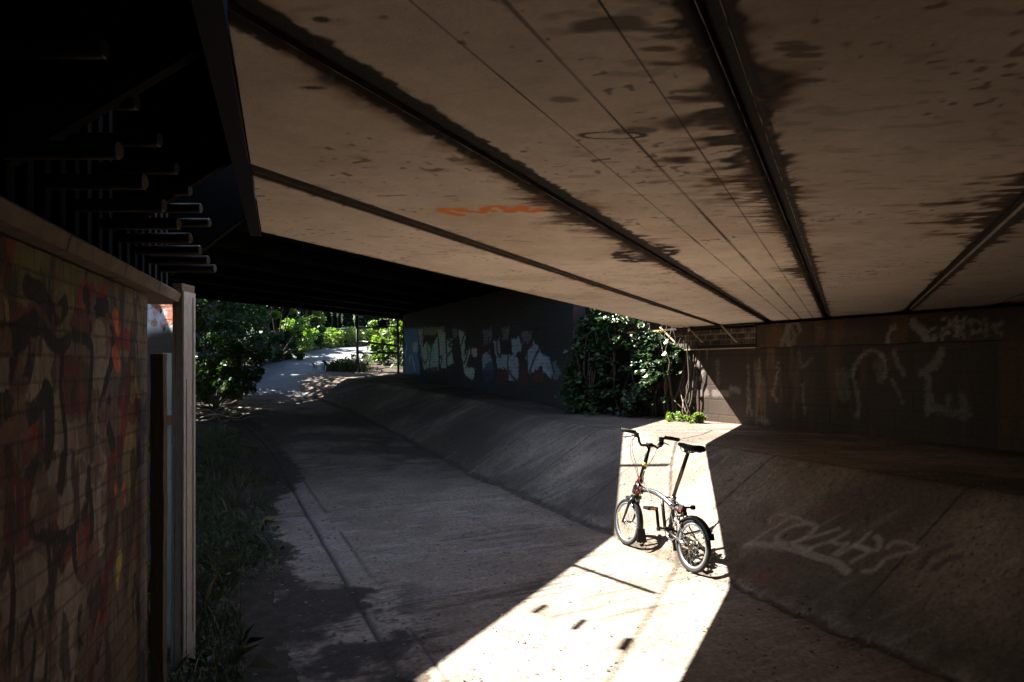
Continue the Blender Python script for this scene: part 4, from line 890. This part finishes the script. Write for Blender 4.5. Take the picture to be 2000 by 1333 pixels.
tag(blades('verge_grass', P, (.03 + .15 * r.random(len(P)) ** 2.2), m_grass, 22, w=.0028, lean=.8), 'sparse dark grass on the earth verge beside the kerb', 'grass', kind='stuff')
ry = np.random.default_rng(23); ND = 2600; T_ = 2.8 + 9 * ry.random(ND) ** 1.3; D_ = -2.95 - 1.7 * ry.random(ND); X_, Y_ = xy(D_, T_); okd = (fbm(X_ * 1.7, Y_ * 1.7, 24) > .5) & (X_ / Y_ > -.6) & (D_ < -3.0 - .3 * (T_ < 5.4))
tag(blades('dry_stalks', np.stack([X_, Y_, verge_z(X_, Y_)], -1)[okd], (.05 + .28 * ry.random(ND) ** 2)[okd], leaf_mat('dry_straw', (.10, .085, .05), (.20, .17, .10), trans=.1), 25, w=.002, lean=.9), 'dry straw coloured stalks in the shaded verge', 'straw', kind='stuff')
# broad dock leaves in the verge near the posts
for i, (d, t, h) in enumerate(((-3.95, 6.0, .45), (-4.1, 7.2, .55), (-3.9, 8.6, .5), (-4.2, 5.0, .4), (-4.0, 10.0, .7), (-4.3, 11.8, .8), (-3.85, 4.4, .3))):
    x, y = xy(d, t); shrub('verge_weed', ['small leafy weed in the shaded verge', 'leafy weed by the posts', 'broad leaved weed in the verge', 'low weed beside the fence post', 'tall nettle clump at the verge', 'tallest nettle clump near the twigs', 'little weed at the front of the verge'][i], x, y, h, .3, 9, 42, .075, 500 + i, m_bush, 'weeds growing in the verge', z_lo=.1, cat='weed')
# bright leaves behind the brick wall corner
shrub('corner_bush', 'leaves in the slit between the brick wall and dark fence post', at(283, 3.78), 3.78, 1.2, .07, 12, 22, .045, 520, m_bush2)
# grass tuft at barrier foot
X_ = r.normal(-5.2, .32, 900); Y_ = r.normal(22.6, .25, 900); tag(blades('grass_tuft', np.stack([X_, Y_, gz(X_, Y_)], -1), r.uniform(.15, .5, 900), m_grass, 31, w=.010), 'dark grass tuft at the foot of the tube barrier', 'grass', kind='stuff')
# dead twigs heaped at the edge of the path
tw = MB()
for i in range(46):
    x = at(rg.uniform(372, 478), 15.2) ; y = 15.2 + rg.uniform(-.9, .6); z = zg(x, y) + rg.uniform(0, .16); a = rg.uniform(0, 6.28); L_ = rg.uniform(.3, .9)
    p = [Vector((x, y, z))]
    for k in range(4): p.append(p[-1] + Vector((math.cos(a) * L_ / 4, math.sin(a) * L_ / 4, rg.uniform(-.04, .09)))); a += rg.uniform(-.5, .5)
    tw.tube(p, [.014, .012, .010, .007, .003], 5)
tag(tw.build('dead_branches', m_dead), 'tangle of dead brown twigs at the left edge of the path', 'twigs')

# ---- ivy on the wing wall and the end of the abutment
iv = tag(empty('ivy', (1.6, 12.9, .8)), 'thick ivy hanging from the wing wall beside the slot, sunlit at the top', 'ivy')
r = np.random.default_rng(44); n = 24000
u = r.random(n); zz_ = r.random(n) ** .8
line = np.array([[1.02, 12.62], [1.35, 12.55], [1.8, 12.42], [2.27, 12.05], [2.62, 11.6], [2.88, 11.2]])
xi = np.interp(u * 5, range(6), line[:, 0]); yi = np.interp(u * 5, range(6), line[:, 1])
zi = .80 + 1.95 * zz_
thick = .06 + .42 * fbm(u * 6, zi * 2.4, 71) * (1 - .55 * (zz_ > .85)) + .30 * sstep(1.6, .9, zi) * (u < .75)
topl = np.interp(u, [0, .12, .25, .45, .6, .75, 1], [1.55, 2.1, 2.75, 2.75, 2.4, 2.05, 1.75])
botl = np.interp(u, [0, .6, .8, 1], [.75, .75, 1.0, 1.35])
q = r.random(n) ** .7
nx, ny = -.62, -.78
px_, py_ = xi + nx * thick * q, yi + ny * thick * q
ok = (u < .90 - .12 * (zi < 1.5)) & (zi < topl + .25 * (fbm(u * 20, zi * 0, 72) - .5)) & (zi > botl + .5 * (fbm(u * 25, zi * 0, 73) - .5) * (u > .6)) & (fbm(u * 14, zi * 5, 74) > .40 + .13 * (zi < 1.9))
P = np.stack([px_ - 1.6, py_ - 12.9, np.maximum(zi, gz(px_, py_) + .04) - .8], -1)[ok]
leaf_mesh('leaves', P, .056, m_ivy, iv, seed=45, shape='ivy', facing=(-.35, -.45, .5), up=.4, var=.45)
sm_ = MB()
for i in range(26):
    f = rg.random(); x = np.interp(f * 5, range(6), line[:, 0]) - 1.6; y = np.interp(f * 5, range(6), line[:, 1]) - 12.9 - .05; p = [Vector((x, y, -.1))]
    for k in range(8): p.append(p[-1] + Vector((rg.uniform(-.08, .08), rg.uniform(-.05, .02), .2)))
    sm_.tube(p, [.016] * 6 + [.01, .008, .004], 5)
sm_.build('stems', m_bark, iv)
sp0 = [Vector((at(px, 12.2) - 1.6, -.7 + .04 * k, 1.61 + (718 - py) / F * 12.2 - .8)) for k, (px, py) in enumerate(((1204, 622), (1180, 634), (1160, 645), (1140, 660), (1120, 676), (1100, 694)))]
MB().tube(sp0, [.009, .008, .007, .006, .005, .003], 5).build('trailing_shoot', m_bark, iv)
P = []
for k in range(44):
    f = k / 43 * 4.999; i = int(f); p = sp0[i].lerp(sp0[i + 1], f - i); P.append(p + Vector((rg.gauss(0, .05), rg.gauss(0, .05), rg.gauss(.015, .05))) * (1.25 - k / 60))
leaf_mesh('shoot_leaves', [tuple(p) for p in P], .085, m_ivy, iv, seed=47, shape='ivy', facing=(-.3, -.8, .6))
# weeds in the sun at the wall foot
for i, (px, py, h, w, lab) in enumerate(((1345, 826, .12, .30, 'bright low weeds in the sun at the abutment foot, left clump'), (1368, 829, .14, .16, 'bright weed clump at the abutment foot, right of the other'), (1322, 824, .12, .22, 'bright weeds at the foot of the ivy'))):
    x, y = on_ground(px, py); shrub('wall_weed', lab, x, y + .12, h, w, 16, 26, .055, 540 + i, m_bush2, 'sunlit weeds at the wall foot', cat='weed')
# trailing twigs leaning on the abutment
vt = MB()
for a, b in (((1338, 760), (1372, 838)), ((1345, 780), (1358, 832)), ((1318, 770), (1352, 800)), ((1362, 818), (1385, 838))):
    A_, B_ = on_wall(*a, W0, tW), on_wall(*b, W0, tW)
    pa = Vector((W0[0] + tW[0] * A_[0] - .10, W0[1] + tW[1] * A_[0] - .06, A_[1])); pb = Vector((W0[0] + tW[0] * B_[0] - .16, W0[1] + tW[1] * B_[0] - .08, B_[1])); vt.tube([pa, pa.lerp(pb, .5) + Vector((-.04, 0, .03)), pb], .006, 5)
tag(vt.build('dry_vine', m_dead), 'dry vine stems leaning against the abutment beside the ivy', 'vine')
# leaf litter and grit on the floor
rv = np.random.default_rng(64); nv_ = 9000; T_ = 2.8 + 11 * rv.random(nv_) ** 1.4; D_ = -2.8 - 2.3 * rv.random(nv_); X_, Y_ = xy(D_, T_)
okv = (fbm(X_ * 3.1, Y_ * 3.1, 65) > .5) & (D_ < -2.95 - .45 * (T_ < 5.4))
tag(leaf_mesh('verge_plants', np.stack([X_, Y_, verge_z(X_, Y_) + .02 + .10 * rv.random(nv_) ** 2], -1)[okv], .035, m_bush, seed=66, up=1.0, var=.5), 'small creeping leaves among the grass of the verge', 'plants', kind='stuff')
# stones and crumbs of concrete in the broken soil beside the kerb
rs_ = np.random.default_rng(68); V_l = []; F_l = []
base_ico = np.array([(0, 0, .6), (.9, 0, .1), (.3, .85, .15), (-.75, .5, .1), (-.7, -.55, .12), (.35, -.8, .08), (0, 0, -.4)]); fi = [(0, 1, 2), (0, 2, 3), (0, 3, 4), (0, 4, 5), (0, 5, 1), (6, 2, 1), (6, 3, 2), (6, 4, 3), (6, 5, 4), (6, 1, 5)]
kk = 0
while kk < 2600:
    t_ = 2.9 + 9 * rs_.random() ** 1.6; d_ = rs_.uniform(-3.6, 3.3)
    if d_ > -2.2 and rs_.random() < .8 and abs(d_) > .2: continue
    x, y = xy(d_, t_); s_ = .004 + .016 * rs_.random() ** 3; an = rs_.random() * 6.28; ca, sa_ = math.cos(an), math.sin(an)
    q = base_ico * (1 + .35 * rs_.normal(size=(7, 1)).clip(-1, 1)) * s_; z = float(gz(x, y)) + .006 if d_ > -3.3 else float(verge_z(x, y))
    V_l.append(np.stack([x + q[:, 0] * ca - q[:, 1] * sa_, y + q[:, 0] * sa_ + q[:, 1] * ca, z + q[:, 2]], -1)); F_l.append(np.array(fi) + 7 * kk); kk += 1
tag(raw_mesh('gravel', np.vstack(V_l), np.vstack(F_l).ravel(), 3, mat('gravel', (.17, .145, .12), .9, noise=.6, nscale=9)), 'loose grit and crumbs of concrete on the floor', 'gravel', kind='stuff')
r = np.random.default_rng(61); n = 7000
D_ = r.uniform(-2.5, 3.3, n); T_ = 3 + 15 * r.random(n) ** 1.3; X_, Y_ = xy(D_, T_); cl = fbm(X_ * 1.4, Y_ * 1.4, 81)
ok = (cl > .55) | (np.abs(D_) < .22) | (r.random(n) < .10); X_, Y_ = X_[ok], Y_[ok]
tag(leaf_mesh('leaf_litter', np.stack([X_, Y_, gz(X_, Y_) + .012], -1), .017, leaf_mat('litter', (.07, .05, .03), (.22, .17, .11), trans=.05), seed=62, up=3.5, var=.5), 'scattered dry leaf bits and grit on the paving', 'litter', kind='stuff')
# ================================================================== FOLDING BICYCLE  (local: x forward, y left, z up)
rc = np.array([1.40, 5.60]); fc = np.array([1.027, 6.48]); zr_, zf_ = zg(*rc) + .006, zg(*fc) + .006
hd = fc - rc; wb = np.linalg.norm(hd); cen = (rc + fc) / 2
bike = tag(empty('folding_bicycle'), 'black and silver folding bicycle standing alone in the patch of sunlight', 'bicycle')
bike.matrix_world = Matrix.Translation((cen[0], cen[1], (zr_ + zf_) / 2)) @ Matrix.Rotation(math.atan2(hd[1], hd[0]), 4, 'Z') @ Matrix.Rotation(-math.atan2(zf_ - zr_, wb), 4, 'Y') @ Matrix.Rotation(R(5), 4, 'X')
hw = wb / 2; RW = .208
m_blk = mat('black_enamel', (.006, .006, .0065), .38, spec=.35); m_rub = mat('tyre_rubber', (.014, .014, .0145), .85, spec=.2, noise=.25, nscale=30); m_grip = mat('grip_foam', (.012, .012, .012), .9)
m_sil = mat('brushed_silver', (.30, .31, .325), .30, metal=.95, noise=.12, nscale=40); m_rim = mat('rim_alloy', (.42, .44, .47), .32, metal=.85)
m_post = mat('bronzed_steel', (.11, .09, .065), .28, metal=.9); m_chr = mat('chrome', (.45, .45, .46), .2, metal=1.0); m_red = mat('red_plastic', (.13, .012, .009), .5, spec=.3); m_amb = mat('amber_reflector', (.75, .38, .03), .3); m_yel = mat('yellow_reflector', (.85, .62, .10), .3)
m_plas = mat('black_plastic', (.007, .007, .007), .55, spec=.25); m_cbl = mat('cable_housing', (.03, .03, .03), .4)
def V3(x, y, z): return Vector((x, y, z))
def wheel(x, front):
    w = MB().ring((x, 0, RW), (0, 1, 0), 0, [(.010, -.035), (.010, .035), (.004, .035), (.004, -.035)], 16)
    for sgn in (-1, 1): w.ring((x, 0, RW), (0, 1, 0), 0, [(.002, .026 * sgn), (.024 if front else .034, .026 * sgn), (.024 if front else .034, .030 * sgn), (.002, .030 * sgn)], 20)
    wh = w.build('wheel', m_chr if front else m_post, bike)
    t = [(RW - .017 + .0175 * math.cos(a), .0175 * math.sin(a)) for a in np.linspace(0, 2 * math.pi, 13)[:-1]]
    MB().ring((x, 0, RW), (0, 1, 0), 0, t, 72).build('tyre', m_rub, wh)
    r0 = .166; MB().ring((x, 0, RW), (0, 1, 0), 0, [(r0 - .008, -.006), (r0 - .004, -.010), (r0 + .013, -.011), (r0 + .013, .011), (r0 - .004, .010), (r0 - .008, .006)], 72).build('rim', m_rim, wh)
    s = MB(); ns = 28
    for k in range(ns):
        a = 2 * math.pi * k / ns; b = a + (.55 if k % 4 < 2 else -.55); sg = 1 if k % 2 else -1; rh = .022 if front else .031
        s.tube([(x + rh * math.cos(b), .028 * sg, RW + rh * math.sin(b)), (x + (r0 - .006) * math.cos(a), .003 * sg, RW + (r0 - .006) * math.sin(a))], .0011, 4, cap=False)
    s.build('spokes', m_chr, wh)
    MB().tube([(x, -.058, RW), (x, .058, RW)], .006, 8).build('axle', m_blk, wh)
    if front:
        MB().box((x + .112, .012, RW + .035), (.018, .010, .055)).build('reflector', m_yel, wh)
    v = MB(); v.tube([(x - .05, .0, RW - .150), (x - .044, .0, RW - .118)], .003, 6); v.build('valve', m_plas, wh)
wheel(hw, True); wheel(-hw, False)
def fender(x, a0, a1, Rf, wid, name):
    m = MB(); n = 22; vs = []; prof = [(-wid / 2, -.014), (-wid * .42, 0), (-wid * .2, .005), (wid * .2, .005), (wid * .42, 0), (wid / 2, -.014)]; k = len(prof)
    for i in range(n + 1):
        a = R(a0 + (a1 - a0) * i / n)
        for (y, q) in prof: vs.append((x + (Rf + q) * math.cos(a), y, RW + (Rf + q) * math.sin(a)))
        for (y, q) in reversed(prof): vs.append((x + (Rf + q - .003) * math.cos(a), y * .96, RW + (Rf + q - .003) * math.sin(a)))
    K = 2 * k; fs = [(i * K + j, (i + 1) * K + j, (i + 1) * K + (j + 1) % K, i * K + (j + 1) % K) for i in range(n) for j in range(K)]
    fs += [tuple(range(K)), tuple(reversed(range(n * K, (n + 1) * K)))]
    m.add(vs, fs, False); return m.build(name, m_blk, bike)
ff = fender(hw, 84, 188, .228, .052, 'mudguard')
fl_ = MB(); a0, a1 = R(184), R(224)
p0 = (hw + .229 * math.cos(a0), RW + .229 * math.sin(a0)); p1 = (hw - .252, .075)
fl_.add([(p0[0], -.034, p0[1]), (p0[0], .034, p0[1]), (p1[0], .052, p1[1]), (p1[0], -.052, p1[1]), (p0[0] - .004, -.034, p0[1]), (p0[0] - .004, .034, p0[1]), (p1[0] - .004, .052, p1[1]), (p1[0] - .004, -.052, p1[1])], [(0, 1, 2, 3), (7, 6, 5, 4), (0, 4, 5, 1), (1, 5, 6, 2), (2, 6, 7, 3), (3, 7, 4, 0)])
fl_.build('mudflap', m_plas, ff)
stay = MB(); stay.tube([(hw - .222, .026, RW - .01), (hw - .10, .052, RW + .0), (hw, .058, RW)], .0025, 6); stay.tube([(hw - .222, -.026, RW - .01), (hw, -.058, RW)], .0025, 6); stay.build('stay', m_chr, ff)
rf = fender(-hw, 38, 150, .228, .052, 'mudguard')
MB().box((-hw - .225 * math.cos(R(28)), 0, RW + .225 * math.sin(R(28)) + .004), (.022, .055, .05), Matrix.Rotation(R(20), 3, 'Y')).build('tail_flap', m_plas, rf)
stay = MB()
for sg in (-1, 1): stay.tube([(-hw - .19, .028 * sg, RW + .12), (-hw, .060 * sg, RW)], .0025, 6)
stay.build('stay', m_chr, rf)
# frame
ft = smooth_line([(.285, .518), (.24, .532), (.17, .538), (.06, .531), (-.06, .505), (-.20, .458)], 5)
fr = MB(); fr.tube([(x, 0, z) for x, z in ft[:]], .0215, 16); frame = fr.build('main_tube', m_sil, bike)
MB().tube([(x, 0, z) for x, z in ft[:7]], .0222, 16).build('front_sleeve', m_blk, frame)
MB().tube([(-.02, 0, .238 + .28), (-.055, 0, .40), (-.098, 0, .262)], .0145, 12).build('down_tube', m_blk, bike)
st_ = MB().tube([(-.178, 0, .545), (-.20, 0, .47), (-.165, 0, .28)], .0185, 12).build('seat_tube', m_blk, bike)
MB().tube([(-.205, .032, .466), (-.205, -.032, .466)], .024, 16).build('pivot', m_chr, frame)
MB().ring((-.18, 0, .53), (-.1, 0, 1), .019, [(0, -.014), (.007, -.014), (.007, .014), (0, .014)], 20).build('seat_clamp', m_chr, st_)
MB().tube([(-.17, .02, .532), (-.15, .055, .535), (-.19, .062, .537)], .006, 8).build('clamp_lever', m_blk, st_)
ht = MB().tube([(.318, 0, .575), (.362, 0, .445)], .021, 14).build('head_tube', m_blk, bike)
def clamp(x, z, nm):
    m = MB(); m.box((x, 0, z), (.034, .040, .062), Matrix.Rotation(R(-18), 3, 'Y')); m.tube([(x, .020, z + .01), (x + .004, .042, z - .012), (x - .004, .052, z - .05)], [.008, .008, .006], 8); return m.build(nm, m_red, bike)
clamp(.298, .522, 'hinge_clamp'); clamp(.318, .605, 'hinge_clamp')
fk = MB()
for sg in (-1, 1): fk.tube([(.365, .030 * sg, .448), (.395, .048 * sg, .395), (.43, .053 * sg, .30), (.462, .054 * sg, .235), (hw, .054 * sg, RW)], [.013, .013, .011, .009, .008], 10)
fk.box((.366, 0, .447), (.05, .085, .03)); fk.build('fork', m_blk, bike)
MB().box((.372, 0, .515), (.035, .055, .075), Matrix.Rotation(R(-18), 3, 'Y')).build('carrier_block', m_plas, bike)
cal = MB()
for sg in (-1, 1): cal.tube([(.405, .004 * sg, .448), (.41, .036 * sg, .44), (.41, .034 * sg, .395)], .007, 6)
cal.box((.415, 0, .45), (.03, .03, .022)); cal.box((.41, .034, .385), (.045, .012, .012)); cal.box((.41, -.034, .385), (.045, .012, .012)); cal.build('brake_calliper', m_plas, bike)
# steering column and handlebar
sb0, sb1 = V3(.322, 0, .585), V3(.218, 0, .915)
stem_ = MB().tube([sb0, sb0.lerp(sb1, .5), sb1], [.0195, .0185, .0165], 14).build('handlebar_stem', m_blk, bike)
MB().cyl((.216, -.026, .925), (.216, .026, .925), .020, 14).build('bar_clamp', m_blk, stem_)
q = sb0.lerp(sb1, .52); MB().ring((q.x, 0, q.z), (sb1 - sb0), .0187, [(0, -.016), (.0012, -.016), (.0012, .016), (0, .016)], 20).build('round_badge', m_yel, stem_)
T12 = math.tan(R(14))
def HB(y, z, dx=0): return V3(.216 + T12 * y + dx, y * .93, z + (.095 * y - .028 * min(1, abs(y) / .1)) * (z > .93 or abs(y) > .05))
half = [(0, .925), (.045, .923), (.078, .935), (.098, .965), (.108, 1.00), (.122, 1.03), (.145, 1.043), (.185, 1.045), (.265, 1.045)]
hbar = MB().tube([HB(-y, z, -.03 * max(0, y - .1)) for y, z in half[::-1]] + [HB(y, z, -.03 * max(0, y - .1)) for y, z in half[1:]], .0115, 12).build('handlebar', m_blk, bike)
for sg in (-1, 1):
    MB().tube([HB(sg * .140, 1.043), HB(sg * .20, 1.045), HB(sg * .272, 1.045)], [.0165, .0175, .0168], 12).build('grip', m_grip, hbar)
    MB().cyl(HB(sg * .272, 1.045), HB(sg * .279, 1.045), .0155, 12).build('bar_end', m_chr, hbar)
    lv = MB(); lv.box(tuple(HB(sg * .120, 1.022, .018)), (.035, .03, .04)); lv.tube([HB(sg * .122, 1.02, .03), HB(sg * .145, 1.005, .058), HB(sg * .19, .992, .062), HB(sg * .225, .985, .058)], [.006, .006, .005, .004], 8); lv.build('brake_lever', m_plas, hbar)
sh = MB(); sh.cyl(HB(-.108, .995, -.01), HB(-.108, .965, .018), .022, 14); sh.build('shifter', m_plas, hbar)
cb = MB()
for pts in ([HB(.118, 1.01, .03), HB(.128, .96, .055), HB(.11, .86, .07), V3(.29, .07, .74), V3(.30, .035, .63), V3(.33, .03, .53), V3(.40, .02, .46)],
            [HB(.122, 1.005, .03), HB(.14, .95, .06), HB(.12, .83, .08), V3(.31, .06, .70), V3(.28, .035, .60), V3(.19, .03, .56), V3(.06, .026, .55), V3(-.10, .026, .51)],
            [HB(-.118, 1.01, .03), HB(-.11, .93, .06), HB(-.06, .80, .06), V3(.25, .02, .68), V3(.21, .028, .58), V3(.13, .03, .53), V3(.05, .03, .47), V3(-.05, .028, .47)],
            [HB(-.10, .97, .02), HB(-.075, .90, .02), HB(-.04, .80, .01), V3(.24, .035, .66), V3(.17, .04, .585), V3(.09, .036, .545)],
            [V3(.33, .03, .44), V3(.27, .05, .42), V3(.24, .04, .47), V3(.27, .03, .55)]):
    cb.tube([Vector(p) for p in np.array(smooth_line([tuple(p) for p in pts], 5))], .0026, 6)
cb.build('cable', m_cbl, bike)
# seat post and saddle
p0, p1 = V3(-.176, 0, .53), V3(-.345, 0, .955)
sp2 = MB().tube([p0, p1], .0159, 16).build('seat_post', m_post, bike)
MB().cyl((-.338, -.035, .935), (-.338, .035, .935), .017, 12).build('post_collar', m_plas, sp2)
sd = MB(); secs = [(-.205, .012, .986, .012), (-.215, .020, .992, .022), (-.25, .025, .992, .034), (-.30, .034, .988, .042), (-.35, .052, .985, .046), (-.40, .070, .987, .050), (-.44, .076, .991, .055), (-.465, .070, .992, .055), (-.478, .045, .988, .045)]
vs = []; k = 14
for (x, w, zt_, th) in secs:
    for j in range(k):
        a = 2 * math.pi * j / k; c, s_ = math.cos(a), math.sin(a); vs.append((x, w * math.copysign(abs(c) ** .75, c), zt_ - th / 2 + th / 2 * math.copysign(abs(s_) ** .8, s_) - .25 * (abs(c) ** 3) * .03))
fs = [(i * k + j, (i + 1) * k + j, (i + 1) * k + (j + 1) % k, i * k + (j + 1) % k) for i in range(len(secs) - 1) for j in range(k)] + [tuple(range(k)), tuple(reversed(range((len(secs) - 1) * k, len(secs) * k)))]
sd.add(vs, fs, True); saddle = sd.build('saddle', m_plas, bike)
rl = MB()
for sg in (-1, 1): rl.tube([(-.235, .010 * sg, .965), (-.27, .020 * sg, .925), (-.36, .022 * sg, .922), (-.43, .035 * sg, .945)], .0035, 6)
rl.box((-.345, 0, .938), (.06, .05, .035)); rl.build('saddle_rail', m_chr, saddle)
MB().box((-.475, 0, .945), (.02, .03, .022)).build('saddle_loop', m_chr, saddle)
# rear triangle
rt = MB()
for sg in (-1, 1):
    rt.tube([(-.150, .032 * sg, .268), (-.27, .045 * sg, .245), (-hw, .062 * sg, RW)], .0105, 10)
    rt.tube([(-.235, .022 * sg, .455), (-.28, .035 * sg, .40), (-.345, .048 * sg, .335), (-hw, .062 * sg, RW)], .0062, 8)
rt.tube([(-.150, -.036, .268), (-.150, .036, .268)], .014, 10); rt.tube([(-.275, -.036, .40), (-.275, .036, .40)], .008, 8)
rear = rt.build('rear_frame', m_blk, bike)
for sg in (1, -1): MB().tube([(-.33, .0515 * sg, .2345), (-hw + .012, .0625 * sg, RW + .003)], .0122, 12).build('stay_sleeve', m_sil, rear)
MB().tube([(-.265, .030, .43), (-.36, .054, .33), (-hw + .01, .066, RW + .02)], .0042, 8).build('seat_stay', m_chr, rear)
MB().cyl((-.245, 0, .468), (-.285, 0, .43), .024, 14).build('suspension_block', m_plas, rear)
rk = MB(); rk.tube([(-.205, .0, .515), (-.27, .012, .500), (-.35, .018, .487)], .007, 8); rk.cyl((-.375, -.050, .488), (-.375, .050, .488), .008, 8); rack = rk.build('carrier_arm', m_plas, bike)
for sg in (-1, 1): MB().cyl((-.375, .040 * sg, .488), (-.375, .066 * sg, .488), .019, 14).build('roller', m_grip, rack)
MB().box((-.315, .0, .462), (.03, .055, .042)).build('rear_lamp', m_red, bike)
bc = MB()
for sg in (-1, 1): bc.tube([(-.335, .006 * sg, .425), (-.33, .038 * sg, .415), (-.335, .034 * sg, .36)], .007, 6)
bc.box((-.335, 0, .43), (.035, .04, .03)); bc.box((-.34, .034, .352), (.045, .012, .012)); bc.build('brake_calliper', m_plas, bike)
MB().tube([(-.20, .02, .40), (-.24, .03, .34), (-.30, .035, .33), (-.31, .03, .38), (-.27, .026, .42), (-.21, .02, .34), (-.18, .02, .30)], .0045, 6).build('gear_cable', m_plas, bike)
# transmission
bbx, bbz = -.105, .262
MB().cyl((bbx, -.06, bbz), (bbx, .062, bbz), .019, 14).build('bottom_bracket', m_chr, bike)
def crank(sg, ex, ez, nm='crank_arm'):
    a, b = V3(bbx, .070 * sg, bbz), V3(ex, .088 * sg, ez)
    m = MB(); m.bar(a, b, .014, .022, up=(0, 1, 0)); m.cyl(a - V3(0, .010 * sg, 0), a + V3(0, .010 * sg, 0), .017, 14); m.cyl(b - V3(0, .008 * sg, 0), b + V3(0, .008 * sg, 0), .013, 12); c_ = m.build(nm, m_blk, bike)
    p = MB(); y0 = .100 * sg; y1 = .195 * sg
    p.cyl(b, (ex, y1, ez), .006, 8); p.box((ex, (y0 + y1) / 2, ez), (.030, abs(y1 - y0) * .94, .024))
    for q in (-.034, .034): p.box((ex + q, (y0 + y1) / 2, ez), (.008, abs(y1 - y0), .024))
    for yy in (y0 + .006 * sg, y1 - .006 * sg): p.box((ex, yy, ez), (.072, .010, .020))
    pd = p.build('pedal', m_plas, c_)
    for q in (-.0395, .0395): MB().box((ex + q, (y0 + y1) / 2, ez), (.003, .055, .016)).build('reflector', m_amb, pd)
crank(1, -.082, .428); crank(-1, -.128, .096)
cr = MB().ring((bbx, -.052, bbz), (0, 1, 0), 0, [(.078, -.0025), (.092, -.0015), (.092, .0015), (.078, .0025)], 44)
for k in range(5):
    a = 2 * math.pi * k / 5; cr.bar((bbx, -.052, bbz), (bbx + .08 * math.cos(a), -.052, bbz + .08 * math.sin(a)), .004, .014, up=(0, 1, 0))
cr.build('chainring', m_chr, bike)
ch = MB(); ch.tube([(bbx, -.052, bbz + .091), (-hw, -.050, RW + .034)], .0038, 6); ch.tube([(bbx, -.052, bbz - .091), (-.36, -.050, RW - .075), (-.42, -.050, RW - .09), (-hw, -.050, RW - .03)], .0038, 6)
ch.ring((-hw, -.050, RW), (0, 1, 0), 0, [(.024, -.003), (.034, -.003), (.034, .003), (.024, .003)], 24); ch.build('chain', m_plas, bike)
tn = MB(); tn.bar((-hw + .005, -.058, RW - .01), (-.41, -.056, RW - .085), .008, .03, up=(0, 1, 0)); tn.cyl((-.415, -.056, RW - .088), (-.415, -.044, RW - .088), .022, 12); tn.cyl((-.46, -.056, RW - .045), (-.46, -.044, RW - .045), .020, 12); tn.build('chain_tensioner', m_plas, bike)

# ================================================================== CAMERA AND LIGHT
cam = bpy.data.cameras.new('camera'); co = bpy.data.objects.new('camera', cam); COL.objects.link(co); S.camera = co
co.location = (0, 0, CAM_H); co.rotation_euler = (R(90), 0, 0); cam.sensor_width = 36; cam.lens = F / 2000 * 36; cam.shift_y = (HOR - 666.5) / 2000; cam.clip_start = .05; cam.clip_end = 600
d = Vector(SUN).normalized(); elev = math.asin(-d.z)
sun = bpy.data.lights.new('sun', 'SUN'); so = bpy.data.objects.new('sun', sun); COL.objects.link(so); so.rotation_euler = d.to_track_quat('-Z', 'Y').to_euler(); so.location = (-8, 3, 12)
sun.energy = 5.0; sun.angle = R(.53); sun.color = (1, .93, .835)
w = bpy.data.worlds.new('World'); S.world = w; w.use_nodes = True; nt = w.node_tree; bg = nt.nodes['Background']
sky = nt.nodes.new('ShaderNodeTexSky'); sky.sky_type = 'NISHITA'; sky.sun_disc = False; sky.sun_elevation = elev; sky.sun_rotation = math.atan2(-SUN[0], -SUN[1]); sky.air_density = 1.0; sky.dust_density = .6
nt.links.new(sky.outputs[0], bg.inputs['Color']); bg.inputs['Strength'].default_value = .05
S.view_settings.view_transform = 'Standard'; S.view_settings.look = 'None'; S.view_settings.exposure = 2.9; S.view_settings.gamma = 1
S.cycles.max_bounces = 8; S.cycles.diffuse_bounces = 6; S.cycles.glossy_bounces = 3; S.cycles.transmission_bounces = 3; S.cycles.sample_clamp_indirect = 4.0; S.cycles.use_denoising = True
S.cycles.caustics_reflective = False; S.cycles.caustics_refractive = False
